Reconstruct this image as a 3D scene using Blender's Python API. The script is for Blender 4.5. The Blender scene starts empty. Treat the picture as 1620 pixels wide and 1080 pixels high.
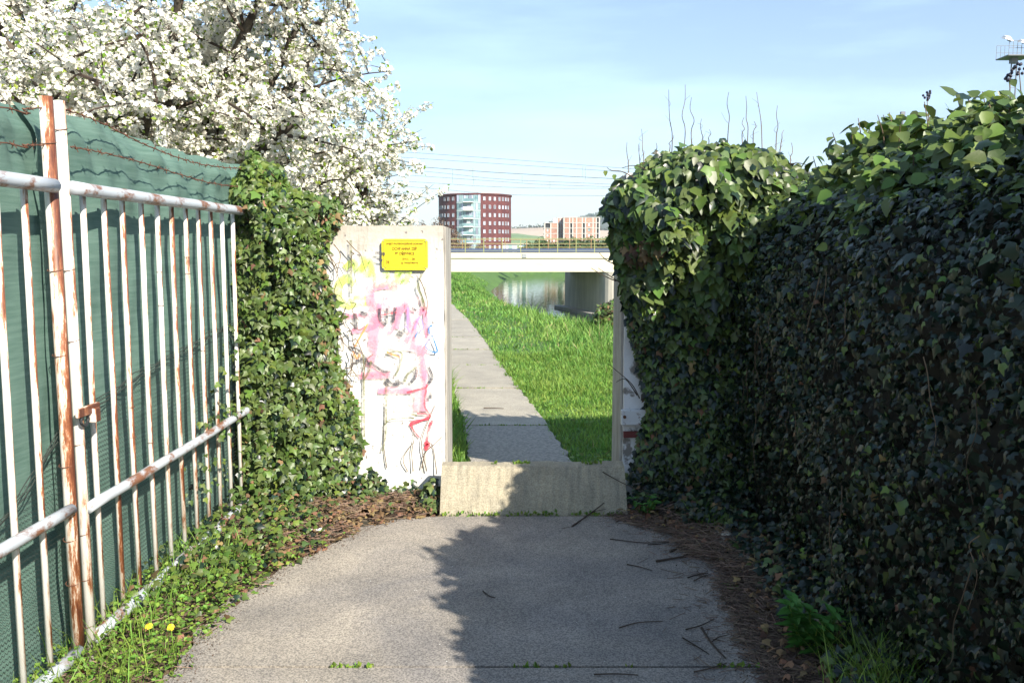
import bpy, bmesh, math, random
import numpy as np
from mathutils import Vector, Matrix, noise as mn
R = math.radians
random.seed(7); rng = np.random.default_rng(7)
SC = bpy.context.scene; COL = SC.collection

# ------------------------------------------------------------------ camera, sky, sun, exposure
EYE = 1.6; FPX = 1400.0; PITCH = math.atan(145 / FPX)
cam = bpy.data.objects.new('camera', bpy.data.cameras.new('camera')); COL.objects.link(cam)
cam.location = (0, 0, EYE); cam.rotation_euler = (math.pi / 2 - PITCH, 0, 0)
cam.data.sensor_width = 36; cam.data.lens = 36 * FPX / 1620; cam.data.clip_start = .05; cam.data.clip_end = 9000
SC.camera = cam
SUN_TO = Vector((.86, -1.15, 1.0)).normalized()
SUN_EL = math.asin(SUN_TO.z)
w = bpy.data.worlds.new('World'); SC.world = w; w.use_nodes = True
nt = w.node_tree; bg = nt.nodes['Background']
sky = nt.nodes.new('ShaderNodeTexSky'); sky.sky_type = 'NISHITA'; sky.sun_disc = False
sky.sun_elevation = SUN_EL; sky.sun_rotation = math.atan2(SUN_TO.x, SUN_TO.y)
sky.air_density = 1.0; sky.dust_density = 0.5; sky.ozone_density = 1.2; sky.altitude = 200
tc = nt.nodes.new('ShaderNodeTexCoord'); mp = nt.nodes.new('ShaderNodeMapping'); mp.inputs['Scale'].default_value = (1.2, 2.0, 7)
nz = nt.nodes.new('ShaderNodeTexNoise'); nz.inputs['Scale'].default_value = 2.2; nz.inputs['Detail'].default_value = 7; nz.inputs['Roughness'].default_value = .55
cr = nt.nodes.new('ShaderNodeValToRGB'); cr.color_ramp.elements[0].position = .48; cr.color_ramp.elements[1].position = .85
cr.color_ramp.elements[1].color = (.45, .45, .45, 1); cr.color_ramp.elements[0].color = (.12, .12, .12, 1)
mx = nt.nodes.new('ShaderNodeMix'); mx.data_type = 'RGBA'; mx.inputs[7].default_value = (7.6, 10.7, 15.5, 1)
nt.links.new(tc.outputs['Generated'], mp.inputs[0]); nt.links.new(mp.outputs[0], nz.inputs[0]); nt.links.new(nz.outputs[0], cr.inputs[0])
nt.links.new(cr.outputs[0], mx.inputs[0]); nt.links.new(sky.outputs[0], mx.inputs[6]); nt.links.new(mx.outputs[2], bg.inputs[0])
bg.inputs[1].default_value = .082
sl = bpy.data.lights.new('sun', 'SUN'); sl.energy = 5.0; sl.angle = R(.53); sl.color = (1, .92, .79)
so = bpy.data.objects.new('sun', sl); COL.objects.link(so); so.location = (20, -24, 21)
so.rotation_euler = SUN_TO.to_track_quat('Z', 'Y').to_euler()
vs = SC.view_settings; vs.view_transform = 'Standard'; vs.look = 'None'; vs.gamma = 1; vs.use_curve_mapping = False; vs.exposure = 1.05
SC.cycles.use_denoising = True; SC.cycles.max_bounces = 8; SC.cycles.transparent_max_bounces = 12
SC.cycles.diffuse_bounces = 3; SC.cycles.sample_clamp_indirect = 6

# ------------------------------------------------------------------ helpers
_c, _s = math.cos(PITCH), math.sin(PITCH)
def ray(x, y):
    u = (x - 810) / FPX; v = (540 - y) / FPX
    return Vector((u, _c + v * _s, -_s + v * _c))
def atZ(x, y, z=0):  r = ray(x, y); return Vector((0, 0, EYE)) + r * ((z - EYE) / r.z)
def atY(x, y, Y):    r = ray(x, y); return Vector((0, 0, EYE)) + r * (Y / r.y)
def atX(x, y, X):    r = ray(x, y); return Vector((0, 0, EYE)) + r * (X / r.x)

def mat(name, col, rough=.7, metal=0, col2=None, scale=8, detail=5, bump=0, bscale=None, bdist=.01, pos=(.4, .6), transl=0,
        spec=.5, vary=0, hue=0, coat=0, stretch=None, noise_rough=.6, extra=None, alpha=None, tcol=None):
    m = bpy.data.materials.new(name); m.use_nodes = True; t = m.node_tree; N = t.nodes; L = t.links
    b = N['Principled BSDF']; b.inputs['Roughness'].default_value = rough; b.inputs['Metallic'].default_value = metal
    b.inputs['Specular IOR Level'].default_value = spec; b.inputs['Coat Weight'].default_value = coat
    tex = N.new('ShaderNodeTexCoord'); src = tex.outputs['Object']
    if stretch:
        q = N.new('ShaderNodeMapping'); q.inputs['Scale'].default_value = stretch; L.new(src, q.inputs[0]); src = q.outputs[0]
    out = None
    if col2:
        n = N.new('ShaderNodeTexNoise'); n.inputs['Scale'].default_value = scale; n.inputs['Detail'].default_value = detail
        n.inputs['Roughness'].default_value = noise_rough; L.new(src, n.inputs[0])
        r = N.new('ShaderNodeValToRGB'); r.color_ramp.elements[0].position = pos[0]; r.color_ramp.elements[1].position = pos[1]
        r.color_ramp.elements[0].color = (*col, 1); r.color_ramp.elements[1].color = (*col2, 1)
        L.new(n.outputs[0], r.inputs[0]); out = r.outputs[0]
    if extra: out = extra(N, L, tex.outputs['Object'], out)
    if vary or hue:
        g = N.new('ShaderNodeNewGeometry'); oi = N.new('ShaderNodeObjectInfo'); a = N.new('ShaderNodeMath'); a.operation = 'ADD'
        L.new(g.outputs['Random Per Island'], a.inputs[0]); L.new(oi.outputs['Random'], a.inputs[1])
        f = N.new('ShaderNodeMath'); f.operation = 'FRACT'; L.new(a.outputs[0], f.inputs[0])
        h = N.new('ShaderNodeHueSaturation')
        m1 = N.new('ShaderNodeMapRange'); m1.inputs[3].default_value = 1 - vary; m1.inputs[4].default_value = 1 + vary; L.new(f.outputs[0], m1.inputs[0])
        k = N.new('ShaderNodeMath'); k.operation = 'MULTIPLY'; k.inputs[1].default_value = 7.31; L.new(f.outputs[0], k.inputs[0])
        k2 = N.new('ShaderNodeMath'); k2.operation = 'FRACT'; L.new(k.outputs[0], k2.inputs[0])
        m2 = N.new('ShaderNodeMapRange'); m2.inputs[3].default_value = .5 - hue; m2.inputs[4].default_value = .5 + hue; L.new(k2.outputs[0], m2.inputs[0])
        L.new(m1.outputs[0], h.inputs['Value']); L.new(m2.outputs[0], h.inputs['Hue'])
        if out: L.new(out, h.inputs['Color'])
        else: h.inputs['Color'].default_value = (*col, 1)
        out = h.outputs[0]
    if out: L.new(out, b.inputs['Base Color'])
    else: b.inputs['Base Color'].default_value = (*col, 1)
    if bump:
        n = N.new('ShaderNodeTexNoise'); n.inputs['Scale'].default_value = bscale or scale; n.inputs['Detail'].default_value = 6
        L.new(src, n.inputs[0]); u = N.new('ShaderNodeBump'); u.inputs['Strength'].default_value = bump; u.inputs['Distance'].default_value = bdist
        L.new(n.outputs[0], u.inputs['Height']); L.new(u.outputs[0], b.inputs['Normal'])
    surf = b.outputs[0]
    if transl:
        tr = N.new('ShaderNodeBsdfTranslucent'); ms = N.new('ShaderNodeMixShader'); ms.inputs[0].default_value = transl
        if tcol: tr.inputs[0].default_value = (*tcol, 1)
        elif out: L.new(out, tr.inputs[0])
        else: tr.inputs[0].default_value = (*col, 1)
        L.new(surf, ms.inputs[1]); L.new(tr.outputs[0], ms.inputs[2]); surf = ms.outputs[0]
    if alpha:
        surf = alpha(N, L, tex.outputs['Object'], surf)
    L.new(surf, N['Material Output'].inputs[0])
    return m

def link(o, parent=None):
    COL.objects.link(o)
    if parent: o.parent = parent
    return o
def tag(o, label=None, cat=None, group=None, kind=None):
    if label: o['label'] = label
    if cat: o['category'] = cat
    if group: o['group'] = group
    if kind: o['kind'] = kind
    return o
def empty(name, loc, label, cat, group=None):
    o = bpy.data.objects.new(name, None); o.empty_display_size = .1; o.location = loc; COL.objects.link(o)
    return tag(o, label, cat, group)
class MB:
    def __init__(s, org=(0, 0, 0)): s.v = []; s.f = []; s.o = Vector(org)
    def quad(s, *p):
        n = len(s.v); s.v += [Vector(q) - s.o for q in p]; s.f.append(tuple(range(n, n + len(p))))
    def box(s, x0, x1, y0, y1, z0, z1):
        P = [(x0, y0, z0), (x1, y0, z0), (x1, y1, z0), (x0, y1, z0), (x0, y0, z1), (x1, y0, z1), (x1, y1, z1), (x0, y1, z1)]
        n = len(s.v); s.v += [Vector(q) - s.o for q in P]
        s.f += [tuple(n + i for i in f) for f in ((0, 3, 2, 1), (4, 5, 6, 7), (0, 1, 5, 4), (1, 2, 6, 5), (2, 3, 7, 6), (3, 0, 4, 7))]
    def tube(s, pts, rad, n=8, cap=True):
        pts = [Vector(p) for p in pts]; rad = rad if hasattr(rad, '__len__') else [rad] * len(pts)
        b = len(s.v); up = None
        for i, p in enumerate(pts):
            d = (pts[min(i + 1, len(pts) - 1)] - pts[max(i - 1, 0)]).normalized()
            if up is None: up = d.orthogonal().normalized()
            up = (up - d * up.dot(d)).normalized(); sd = d.cross(up)
            for k in range(n):
                a = 2 * math.pi * k / n
                s.v.append(p + (up * math.cos(a) + sd * math.sin(a)) * rad[i] - s.o)
        for i in range(len(pts) - 1):
            for k in range(n):
                k2 = (k + 1) % n
                s.f.append((b + i * n + k, b + i * n + k2, b + (i + 1) * n + k2, b + (i + 1) * n + k))
        if cap and n > 2:
            s.f.append(tuple(b + k for k in range(n))[::-1]); s.f.append(tuple(b + (len(pts) - 1) * n + k for k in range(n)))
    def ball(s, c, r, n=6):
        c = Vector(c); pts = [c + Vector((0, 0, -r)) * 1]; rings = 4; b = len(s.v)
        for i in range(rings + 1):
            a = math.pi * i / rings
            for k in range(n):
                q = 2 * math.pi * k / n
                s.v.append(c + Vector((math.sin(a) * math.cos(q), math.sin(a) * math.sin(q), -math.cos(a))) * r - s.o)
        for i in range(rings):
            for k in range(n):
                s.f.append((b + i * n + k, b + i * n + (k + 1) % n, b + (i + 1) * n + (k + 1) % n, b + (i + 1) * n + k))
    def mesh(s, name, m, smooth=False):
        me = bpy.data.meshes.new(name); me.from_pydata([tuple(v) for v in s.v], [], s.f)
        for q in (m if isinstance(m, (list, tuple)) else [m]): me.materials.append(q)
        if smooth: me.polygons.foreach_set('use_smooth', [True] * len(me.polygons))
        me.update(); return me
    def build(s, name, m, parent=None, smooth=False, bevel=0, **kw):
        o = bpy.data.objects.new(name, s.mesh(name, m, smooth)); o.location = s.o
        if parent: o.location = s.o - parent.matrix_world.translation if False else s.o - abs_loc(parent)
        link(o, parent)
        if bevel:
            bv = o.modifiers.new('bevel', 'BEVEL'); bv.width = bevel; bv.segments = 2; bv.limit_method = 'ANGLE'
        return tag(o, **kw)
def abs_loc(o):
    v = Vector((0, 0, 0))
    while o: v += o.location; o = o.parent
    return v
def np_mesh(name, V, Fc, m, smooth=False):
    me = bpy.data.meshes.new(name); n, k = Fc.shape
    me.vertices.add(len(V)); me.vertices.foreach_set('co', np.asarray(V, np.float32).ravel())
    me.loops.add(n * k); me.loops.foreach_set('vertex_index', Fc.astype(np.int32).ravel())
    me.polygons.add(n); me.polygons.foreach_set('loop_start', (np.arange(n) * k).astype(np.int32))
    me.polygons.foreach_set('use_smooth', np.full(n, smooth)); me.materials.append(m); me.update(calc_edges=True); return me
def nrm(a): return a / np.maximum(np.linalg.norm(a, axis=1, keepdims=True), 1e-9)
def scat_arrays(P, N, T, S, tv, tf, curl=None):
    n = nrm(N); t = nrm(T - (T * n).sum(1, keepdims=True) * n); r = np.cross(t, n)
    S = np.repeat(S[:, None], 3, 1) if S.ndim == 1 else S
    S = S[:, None, :]
    zc = tv[None, :, 2:3] * (1 if curl is None else curl.reshape(-1, 1, 1))
    V = P[:, None, :] + S[:, :, 0:1] * tv[None, :, 0:1] * r[:, None, :] + S[:, :, 1:2] * tv[None, :, 1:2] * t[:, None, :] + S[:, :, 2:3] * zc * n[:, None, :]
    k = len(tv); F_ = tf[None] + (np.arange(len(P)) * k)[:, None, None]
    return V.reshape(-1, 3), F_.reshape(-1, tf.shape[1])
def scatter(name, P, N, T, S, tpl, m, parent=None, curl=None, smooth=False, **kw):
    V, F_ = scat_arrays(P, N, T, S, tpl[0], tpl[1], curl)
    o = bpy.data.objects.new(name, np_mesh(name, V, F_, m, smooth))
    link(o, parent)
    if parent: o.location = -abs_loc(parent)
    return tag(o, **kw)
# leaf templates: x right, y to the tip, z normal
def fan(out, c):
    v = np.array([c] + out, float); k = len(out)
    return v, np.array([(0, i + 1, (i + 1) % k + 1) for i in range(k)])
IVY = fan([(0, 0, .02), (.3, -.06, -.05), (.52, .32, -.12), (.25, .48, -.02), (0, 1, -.12), (-.25, .48, -.02), (-.52, .32, -.12), (-.3, -.06, -.05)], (0, .4, .05))
OVAL = fan([(0, 0, 0), (.3, .05, .02), (.42, .33, .05), (.26, .7, 0), (0, 1.05, -.12), (-.26, .7, 0), (-.42, .33, .05), (-.3, .05, .02)], (0, .4, -.05))
SMALL = (np.array([(0, 0, 0), (.38, .45, .1), (0, 1, -.08), (-.38, .45, .1)]), np.array([(0, 1, 2), (0, 2, 3)]))
BLADE = (np.array([(-.03, 0, 0), (.03, 0, 0), (-.026, .5, .07), (.026, .5, .07), (0, 1, .3)]), np.array([(0, 1, 3), (0, 3, 2), (2, 3, 4)]))
_p = []; _f = []
for i in range(5):
    a = 2 * math.pi * i / 5; cs, sn = math.cos(a), math.sin(a)
    def rt(x, y, z): return (x * cs - y * sn, x * sn + y * cs, z)
    b = len(_p); _p += [rt(0, .08, 0), rt(.5, .62, .22), rt(0, 1, .3), rt(-.5, .62, .22)]; _f.append((b, b + 1, b + 2, b + 3))
FLOWER = (np.array(_p), np.array(_f))
def leaf_objects(name, P, N, T, S, tpl, m, parent, idx):
    """the leaves that show largest, each an object of its own sharing one mesh"""
    me = np_mesh(name, tpl[0], tpl[1], m, True); off = abs_loc(parent)
    for i in idx:
        n = Vector(N[i]).normalized(); t = Vector(T[i]); t = (t - n * t.dot(n)).normalized(); r = t.cross(n)
        M = Matrix(((r.x, t.x, n.x), (r.y, t.y, n.y), (r.z, t.z, n.z))).to_4x4()
        o = bpy.data.objects.new(name, me); o.rotation_euler = M.to_euler(); o.scale = (S[i],) * 3
        o.location = Vector(P[i]) - off; link(o, parent)
def pick_big(P, N, S, n=300):
    """indices of the leaves showing largest from about where the camera stands"""
    C = np.array([0, 0, EYE]); D = P - C; d = np.linalg.norm(D, axis=1); u = D[:, 0] / D[:, 1] * FPX + 810; 
    tz = (D[:, 2] / D[:, 1]); v = 395 - tz * FPX
    inside = (D[:, 1] > .5) & (u > -10) & (u < 1630) & (v > -10) & (v < 1090)
    face = np.abs((nrm(N) * nrm(D)).sum(1)); sc = S / d * (.3 + face) * inside
    return np.argsort(-sc)[:n]

# ------------------------------------------------------------------ materials
def speck(c1, c2, dens=.62, sc=330):
    def f(N, L, src, out):
        v = N.new('ShaderNodeTexNoise'); v.inputs['Scale'].default_value = sc; v.inputs['Detail'].default_value = 2; L.new(src, v.inputs[0])
        r = N.new('ShaderNodeValToRGB'); r.color_ramp.elements[0].position = dens - .22; r.color_ramp.elements[1].position = dens
        r.color_ramp.elements[0].color = (*c1, 1); r.color_ramp.elements[1].color = (*c2, 1); L.new(v.outputs[0], r.inputs[0])
        m = N.new('ShaderNodeMix'); m.data_type = 'RGBA'; m.blend_type = 'MULTIPLY'; m.inputs[0].default_value = 1
        L.new(out, m.inputs[6]); L.new(r.outputs[0], m.inputs[7]); return m.outputs[2]
    return f
M = {}
def stains(base):
    sp = speck(*base)
    def f(N, L, src, out):
        out = sp(N, L, src, out)
        n = N.new('ShaderNodeTexNoise'); n.inputs['Scale'].default_value = .9; n.inputs['Detail'].default_value = 10; n.inputs['Roughness'].default_value = .65; n.inputs['Distortion'].default_value = 1.2; L.new(src, n.inputs[0])
        r = N.new('ShaderNodeValToRGB'); e = r.color_ramp.elements; e[0].position = .36; e[1].position = .62; e[0].color = (.72, .73, .76, 1); e[1].color = (1.08, 1.05, .98, 1); L.new(n.outputs[0], r.inputs[0])
        m = N.new('ShaderNodeMix'); m.data_type = 'RGBA'; m.blend_type = 'MULTIPLY'; m.inputs[0].default_value = 1; L.new(out, m.inputs[6]); L.new(r.outputs[0], m.inputs[7]); out = m.outputs[2]
        v = N.new('ShaderNodeTexVoronoi'); v.feature = 'DISTANCE_TO_EDGE'; v.inputs['Scale'].default_value = .55; n2 = N.new('ShaderNodeTexNoise'); n2.inputs['Scale'].default_value = 3; n2.inputs['Detail'].default_value = 8
        L.new(src, n2.inputs[0]); a = N.new('ShaderNodeVectorMath'); a.operation = 'MULTIPLY_ADD'; a.inputs[1].default_value = (.35, .35, .35); L.new(n2.outputs['Color'], a.inputs[0]); L.new(src, a.inputs[2]); L.new(a.outputs[0], v.inputs['Vector'])
        c = N.new('ShaderNodeMapRange'); c.inputs[1].default_value = .0; c.inputs[2].default_value = .006; c.inputs[3].default_value = 1.0; c.inputs[4].default_value = 1; L.new(v.outputs['Distance'], c.inputs[0])
        m = N.new('ShaderNodeMix'); m.data_type = 'RGBA'; m.blend_type = 'MULTIPLY'; m.inputs[0].default_value = 1; L.new(out, m.inputs[6]); L.new(c.outputs[0], m.inputs[7]); return m.outputs[2]
    return f
M['asphalt'] = mat('asphalt', (.232, .218, .205), .92, col2=(.36, .333, .305), scale=2.2, detail=8, pos=(.3, .7), bump=.9, bscale=220, bdist=.004, extra=stains(((.6, .6, .6), (1.3, 1.28, 1.24), .6, 150)))
M['concrete'] = mat('concrete', (.29, .265, .21), .9, col2=(.42, .385, .30), scale=4, detail=9, pos=(.3, .7), bump=.6, bscale=110, bdist=.004, extra=stains(((.82, .8, .76), (1.14, 1.13, 1.1), .6, 120)))
M['slab'] = mat('path concrete', (.27, .25, .215), .9, col2=(.37, .34, .285), scale=3, pos=(.3, .7), bump=.6, bscale=120, bdist=.004, vary=.07, extra=speck((.75, .73, .7), (1.2, 1.2, 1.15), .6, 110))
M['pebble'] = mat('pebbly concrete', (.2, .185, .165), .9, col2=(.36, .33, .28), scale=45, detail=3, pos=(.35, .6), bump=1, bscale=60, bdist=.012)
M['gap'] = mat('joint dirt', (.05, .045, .03), .95)
def wallx(N, L, src, out):
    # grime: vertical streaks, pits and a damp foot
    q = N.new('ShaderNodeMapping'); q.inputs['Scale'].default_value = (9, 9, 1.1); L.new(src, q.inputs[0])
    n = N.new('ShaderNodeTexNoise'); n.inputs['Scale'].default_value = 1.6; n.inputs['Detail'].default_value = 8; n.inputs['Roughness'].default_value = .75; L.new(q.outputs[0], n.inputs[0])
    r = N.new('ShaderNodeValToRGB'); r.color_ramp.elements[0].position = .55; r.color_ramp.elements[1].position = .72
    L.new(n.outputs[0], r.inputs[0])
    m = N.new('ShaderNodeMix'); m.data_type = 'RGBA'; m.inputs[7].default_value = (.27, .245, .2, 1); L.new(r.outputs[0], m.inputs[0]); L.new(out, m.inputs[6])
    v = N.new('ShaderNodeTexNoise'); v.inputs['Scale'].default_value = 26; v.inputs['Detail'].default_value = 4; L.new(src, v.inputs[0])
    r2 = N.new('ShaderNodeValToRGB'); r2.color_ramp.elements[0].position = .64; r2.color_ramp.elements[1].position = .7; L.new(v.outputs[0], r2.inputs[0])
    # top band bare weathered concrete
    sx = N.new('ShaderNodeSeparateXYZ'); L.new(src, sx.inputs[0]); rz = N.new('ShaderNodeMapRange'); rz.inputs[1].default_value = 1.42; rz.inputs[2].default_value = 1.72; L.new(sx.outputs[2], rz.inputs[0])
    mu = N.new('ShaderNodeMath'); mu.operation = 'MULTIPLY'; mu.inputs[1].default_value = .8; L.new(rz.outputs[0], mu.inputs[0])
    m3 = N.new('ShaderNodeMix'); m3.data_type = 'RGBA'; m3.inputs[7].default_value = (.36, .32, .26, 1); L.new(mu.outputs[0], m3.inputs[0]); L.new(m.outputs[2], m3.inputs[6])
    m2 = N.new('ShaderNodeMix'); m2.data_type = 'RGBA'; m2.inputs[7].default_value = (.2, .18, .17, 1); L.new(r2.outputs[0], m2.inputs[0]); L.new(m3.outputs[2], m2.inputs[6])
    return m2.outputs[2]
M['wall'] = mat('whitewashed concrete', (.62, .60, .55), .85, col2=(.78, .77, .74), scale=6, pos=(.3, .6), bump=.6, bscale=40, bdist=.006, extra=wallx)
M['bareconc'] = mat('bare grey concrete', (.25, .235, .21), .9, col2=(.42, .4, .36), scale=9, stretch=(1, 1, .3), pos=(.35, .65), bump=.5, bscale=50)
M['peeling'] = mat('peeling white paint', (.24, .22, .2), .85, col2=(.72, .72, .72), scale=9, detail=8, pos=(.41, .47), bump=.5, bscale=30, bdist=.008)
def rusty(amt, nm):
    def side(N, L, src, out):
        # rust creeps in from the weather side in streaks, with pale orange halos
        n = N.new('ShaderNodeTexNoise'); n.inputs['Scale'].default_value = 9; n.inputs['Detail'].default_value = 10; n.inputs['Roughness'].default_value = .78
        q = N.new('ShaderNodeMapping'); q.inputs['Scale'].default_value = (2.4, 2.4, .3); L.new(src, q.inputs[0]); L.new(q.outputs[0], n.inputs[0])
        g = N.new('ShaderNodeNewGeometry'); d = N.new('ShaderNodeVectorMath'); d.operation = 'DOT_PRODUCT'; d.inputs[1].default_value = (.75, .65, 0); L.new(g.outputs['Normal'], d.inputs[0])
        k = N.new('ShaderNodeMath'); k.operation = 'MULTIPLY_ADD'; k.inputs[1].default_value = .13; L.new(d.outputs['Value'], k.inputs[0]); L.new(n.outputs[0], k.inputs[2])
        r = N.new('ShaderNodeValToRGB'); e = r.color_ramp.elements; e[0].position = .60 - amt; e[0].color = (.78, .76, .72, 1); e[1].position = .82 - amt; e[1].color = (.10, .032, .018, 1)
        a = e.new(.67 - amt); a.color = (.66, .5, .38, 1); b = e.new(.70 - amt); b.color = (.34, .13, .055, 1); c = e.new(.75 - amt); c.color = (.19, .065, .03, 1)
        L.new(k.outputs[0], r.inputs[0]); return r.outputs[0]
    return mat(nm, (.78, .76, .72), .5, col2=(.2, .07, .03), scale=9, stretch=(1.6, 1, .28), bump=.25, bscale=60, bdist=.003, extra=side)
M['bar'] = rusty(.095, 'white painted bar with rust'); M['barrust'] = rusty(.16, 'rustier painted bar'); M['postrust'] = rusty(.23, 'rusted painted post')
M['rail'] = mat('grey white rail', (.42, .46, .5), .5, col2=(.2, .09, .05), scale=11, detail=8, pos=(.5, .6), stretch=(1, .5, 1), noise_rough=.7, bump=.25, bscale=60, bdist=.003)
M['rust'] = mat('rust', (.07, .03, .018), .85, col2=(.15, .065, .035), scale=60)
M['maststeel'] = mat('dull mast steel', (.16, .17, .19), .6, metal=.3)
M['steel'] = mat('weathered galvanised steel', (.42, .44, .46), .45, metal=.5, col2=(.25, .2, .17), scale=20, pos=(.5, .7))
M['whitesteel'] = mat('scuffed white steel', (.62, .63, .64), .5, col2=(.2, .15, .13), scale=30, pos=(.58, .66))
def weave(N, L, src, surf):
    return surf
M['net'] = mat('green shade cloth', (.095, .175, .142), .8, col2=(.155, .25, .21), scale=5, pos=(.3, .7), stretch=(1, 1, 14), bump=.8, bscale=70, bdist=.002, transl=.22, spec=.2)
M['mesh'] = mat('old wire netting', (.03, .04, .035), .8)
M['ivy'] = mat('ivy leaf', (.085, .13, .036), .42, vary=.45, hue=.025, transl=.22, spec=.45, bump=.2, bscale=3)
M['ivypale'] = mat('pale ivy leaf', (.12, .19, .035), .45, vary=.35, hue=.03, transl=.3, spec=.4)
M['ivydark'] = mat('dark and shaded ivy leaf', (.012, .027, .016), .34, vary=.7, hue=.03, transl=.12, spec=.45)  # darkened so the hedge's shade is in the leaf colour
M['deadleaf'] = mat('dead leaf', (.17, .105, .05), .8, vary=.65, hue=.035, transl=.1)
M['core'] = mat('light blocking core', (.012, .011, .007), .95, col2=(.03, .025, .015), scale=20)  # near-black filler added inside the ivy to block light
M['bark'] = mat('bark', (.035, .027, .02), .9, col2=(.09, .075, .055), scale=14, bump=.8, bscale=20, bdist=.02)
M['barkmoss'] = mat('mossy bark', (.03, .025, .015), .9, col2=(.1, .09, .03), scale=7, bump=.8, bscale=20, bdist=.02)
M['stem'] = mat('brown stem', (.13, .09, .055), .85, vary=.4)
M['twig'] = mat('dark twig', (.05, .035, .025), .9, vary=.5)
M['petal'] = mat('white petal', (.86, .84, .76), .6, vary=.06, transl=.4, spec=.2)
M['newleaf'] = mat('fresh leaf', (.22, .33, .04), .5, vary=.3, hue=.03, transl=.4, spec=.3)
M['grass'] = mat('grass blade', (.14, .28, .045), .5, col2=(.24, .36, .07), scale=1.3, pos=(.35, .65), vary=.4, hue=.025, transl=.42, spec=.3)
M['grasstall'] = mat('tall grass blade', (.12, .27, .05), .5, col2=(.23, .37, .08), scale=.8, pos=(.35, .65), vary=.4, hue=.02, transl=.42, spec=.3)
M['weed'] = mat('weed leaf', (.16, .27, .045), .5, vary=.45, hue=.03, transl=.3, spec=.3)
M['straw'] = mat('dry straw', (.36, .3, .15), .8, vary=.3)
M['nettle'] = mat('nettle leaf', (.07, .2, .035), .5, vary=.25, transl=.3, spec=.3)
M['yellow'] = mat('dandelion yellow', (.85, .6, .02), .6)
M['winframe'] = mat('window frame', (.42, .42, .46), .6)
M['brick'] = mat('dark red brick', (.085, .02, .024), .8, col2=(.125, .032, .03), scale=.6)
M['bayframe'] = mat('pale teal panel', (.32, .4, .42), .6)
M['orangebrick'] = mat('hollow orange brick', (.34, .165, .12), .85, col2=(.42, .25, .19), scale=1.2, vary=.12)
M['frame'] = mat('raw concrete frame', (.5, .47, .44), .9)
M['whiteplaster'] = mat('white plaster', (.8, .8, .8), .8)
M['glass'] = mat('teal glazing', (.12, .22, .25), .15, col2=(.3, .42, .44), scale=.35, spec=.8)
M['pane'] = mat('window pane', (.3, .33, .42), .15, spec=.8, vary=.6)
M['dark'] = mat('dark opening', (.02, .022, .025), .6)
M['cream'] = mat('cream painted concrete', (.62, .575, .43), .8, col2=(.54, .49, .35), scale=.7, stretch=(1, 1, 4), pos=(.5, .8))
M['pierc'] = mat('pier concrete', (.36, .335, .28), .9, col2=(.48, .45, .37), scale=.8, stretch=(2, 2, .5), pos=(.35, .65), bump=.3, bscale=6)
M['yellowrail'] = mat('yellow green railing paint', (.28, .30, .12), .6, col2=(.28, .22, .10), scale=5, pos=(.5, .8))
M['rustyrail'] = mat('orange brown railing paint', (.3, .19, .09), .7)
M['blue'] = mat('blue barrier', (.06, .09, .17), .6)
M['road'] = mat('road surface', (.07, .07, .07), .9)
def soil(N, L, src, out):
    # bare dirt by the asphalt, green under the grass further out
    sx = N.new('ShaderNodeSeparateXYZ'); L.new(src, sx.inputs[0]); r = N.new('ShaderNodeMapRange'); r.inputs[1].default_value = 5.6; r.inputs[2].default_value = 6.3; L.new(sx.outputs[1], r.inputs[0])
    n = N.new('ShaderNodeTexNoise'); n.inputs['Scale'].default_value = .35; n.inputs['Detail'].default_value = 9; n.inputs['Roughness'].default_value = .7; L.new(src, n.inputs[0])
    c = N.new('ShaderNodeValToRGB'); c.color_ramp.elements[0].position = .3; c.color_ramp.elements[1].position = .7; c.color_ramp.elements[0].color = (.035, .085, .015, 1); c.color_ramp.elements[1].color = (.09, .18, .03, 1); L.new(n.outputs[0], c.inputs[0])
    m = N.new('ShaderNodeMix'); m.data_type = 'RGBA'; L.new(r.outputs[0], m.inputs[0]); L.new(out, m.inputs[6]); L.new(c.outputs[0], m.inputs[7]); return m.outputs[2]
M['soil'] = mat('soil and turf', (.07, .045, .028), .95, col2=(.14, .095, .06), scale=12, bump=.7, bscale=25, bdist=.02, extra=soil)
M['crumb'] = mat('dirt crumb', (.09, .06, .04), .95, vary=.5)
M['needles'] = mat('fallen brown stalks', (.16, .11, .08), .9, vary=.6, hue=.02)
def water_mat():
    m = mat('river water', (.012, .02, .014), .03, spec=.9); N = m.node_tree.nodes; L = m.node_tree.links
    b = N['Principled BSDF']; t = N.new('ShaderNodeTexCoord'); q = N.new('ShaderNodeMapping'); q.inputs['Scale'].default_value = (1, .8, 1)
    n = N.new('ShaderNodeTexNoise'); n.inputs['Scale'].default_value = 1.1; n.inputs['Detail'].default_value = 4; u = N.new('ShaderNodeBump'); u.inputs['Strength'].default_value = .35; u.inputs['Distance'].default_value = .08
    L.new(t.outputs['Object'], q.inputs[0]); L.new(q.outputs[0], n.inputs[0]); L.new(n.outputs[0], u.inputs['Height']); L.new(u.outputs[0], b.inputs['Normal']); return m
M['water'] = water_mat()
M['field'] = mat('ploughed field', (.42, .33, .24), .9, col2=(.5, .4, .3), scale=.004)
M['hillgreen'] = mat('green meadow', (.12, .2, .07), .9, col2=(.2, .27, .12), scale=.006)
M['wood'] = mat('far wood', (.03, .05, .025), .95, col2=(.07, .085, .05), scale=.03, pos=(.35, .65))
M['signyellow'] = mat('yellow enamel', (.72, .62, .02), .4)
M['signline'] = mat('sign line', (.2, .2, .03), .5); M['signtext'] = mat('sign lettering', (.26, .15, .01), .5)
M['paper'] = mat('white paper', (.75, .75, .73), .8); M['plastic'] = mat('clear grey plastic', (.5, .55, .58), .2, spec=.8)
M['berry'] = mat('blue black berry', (.012, .012, .03), .5)
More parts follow.
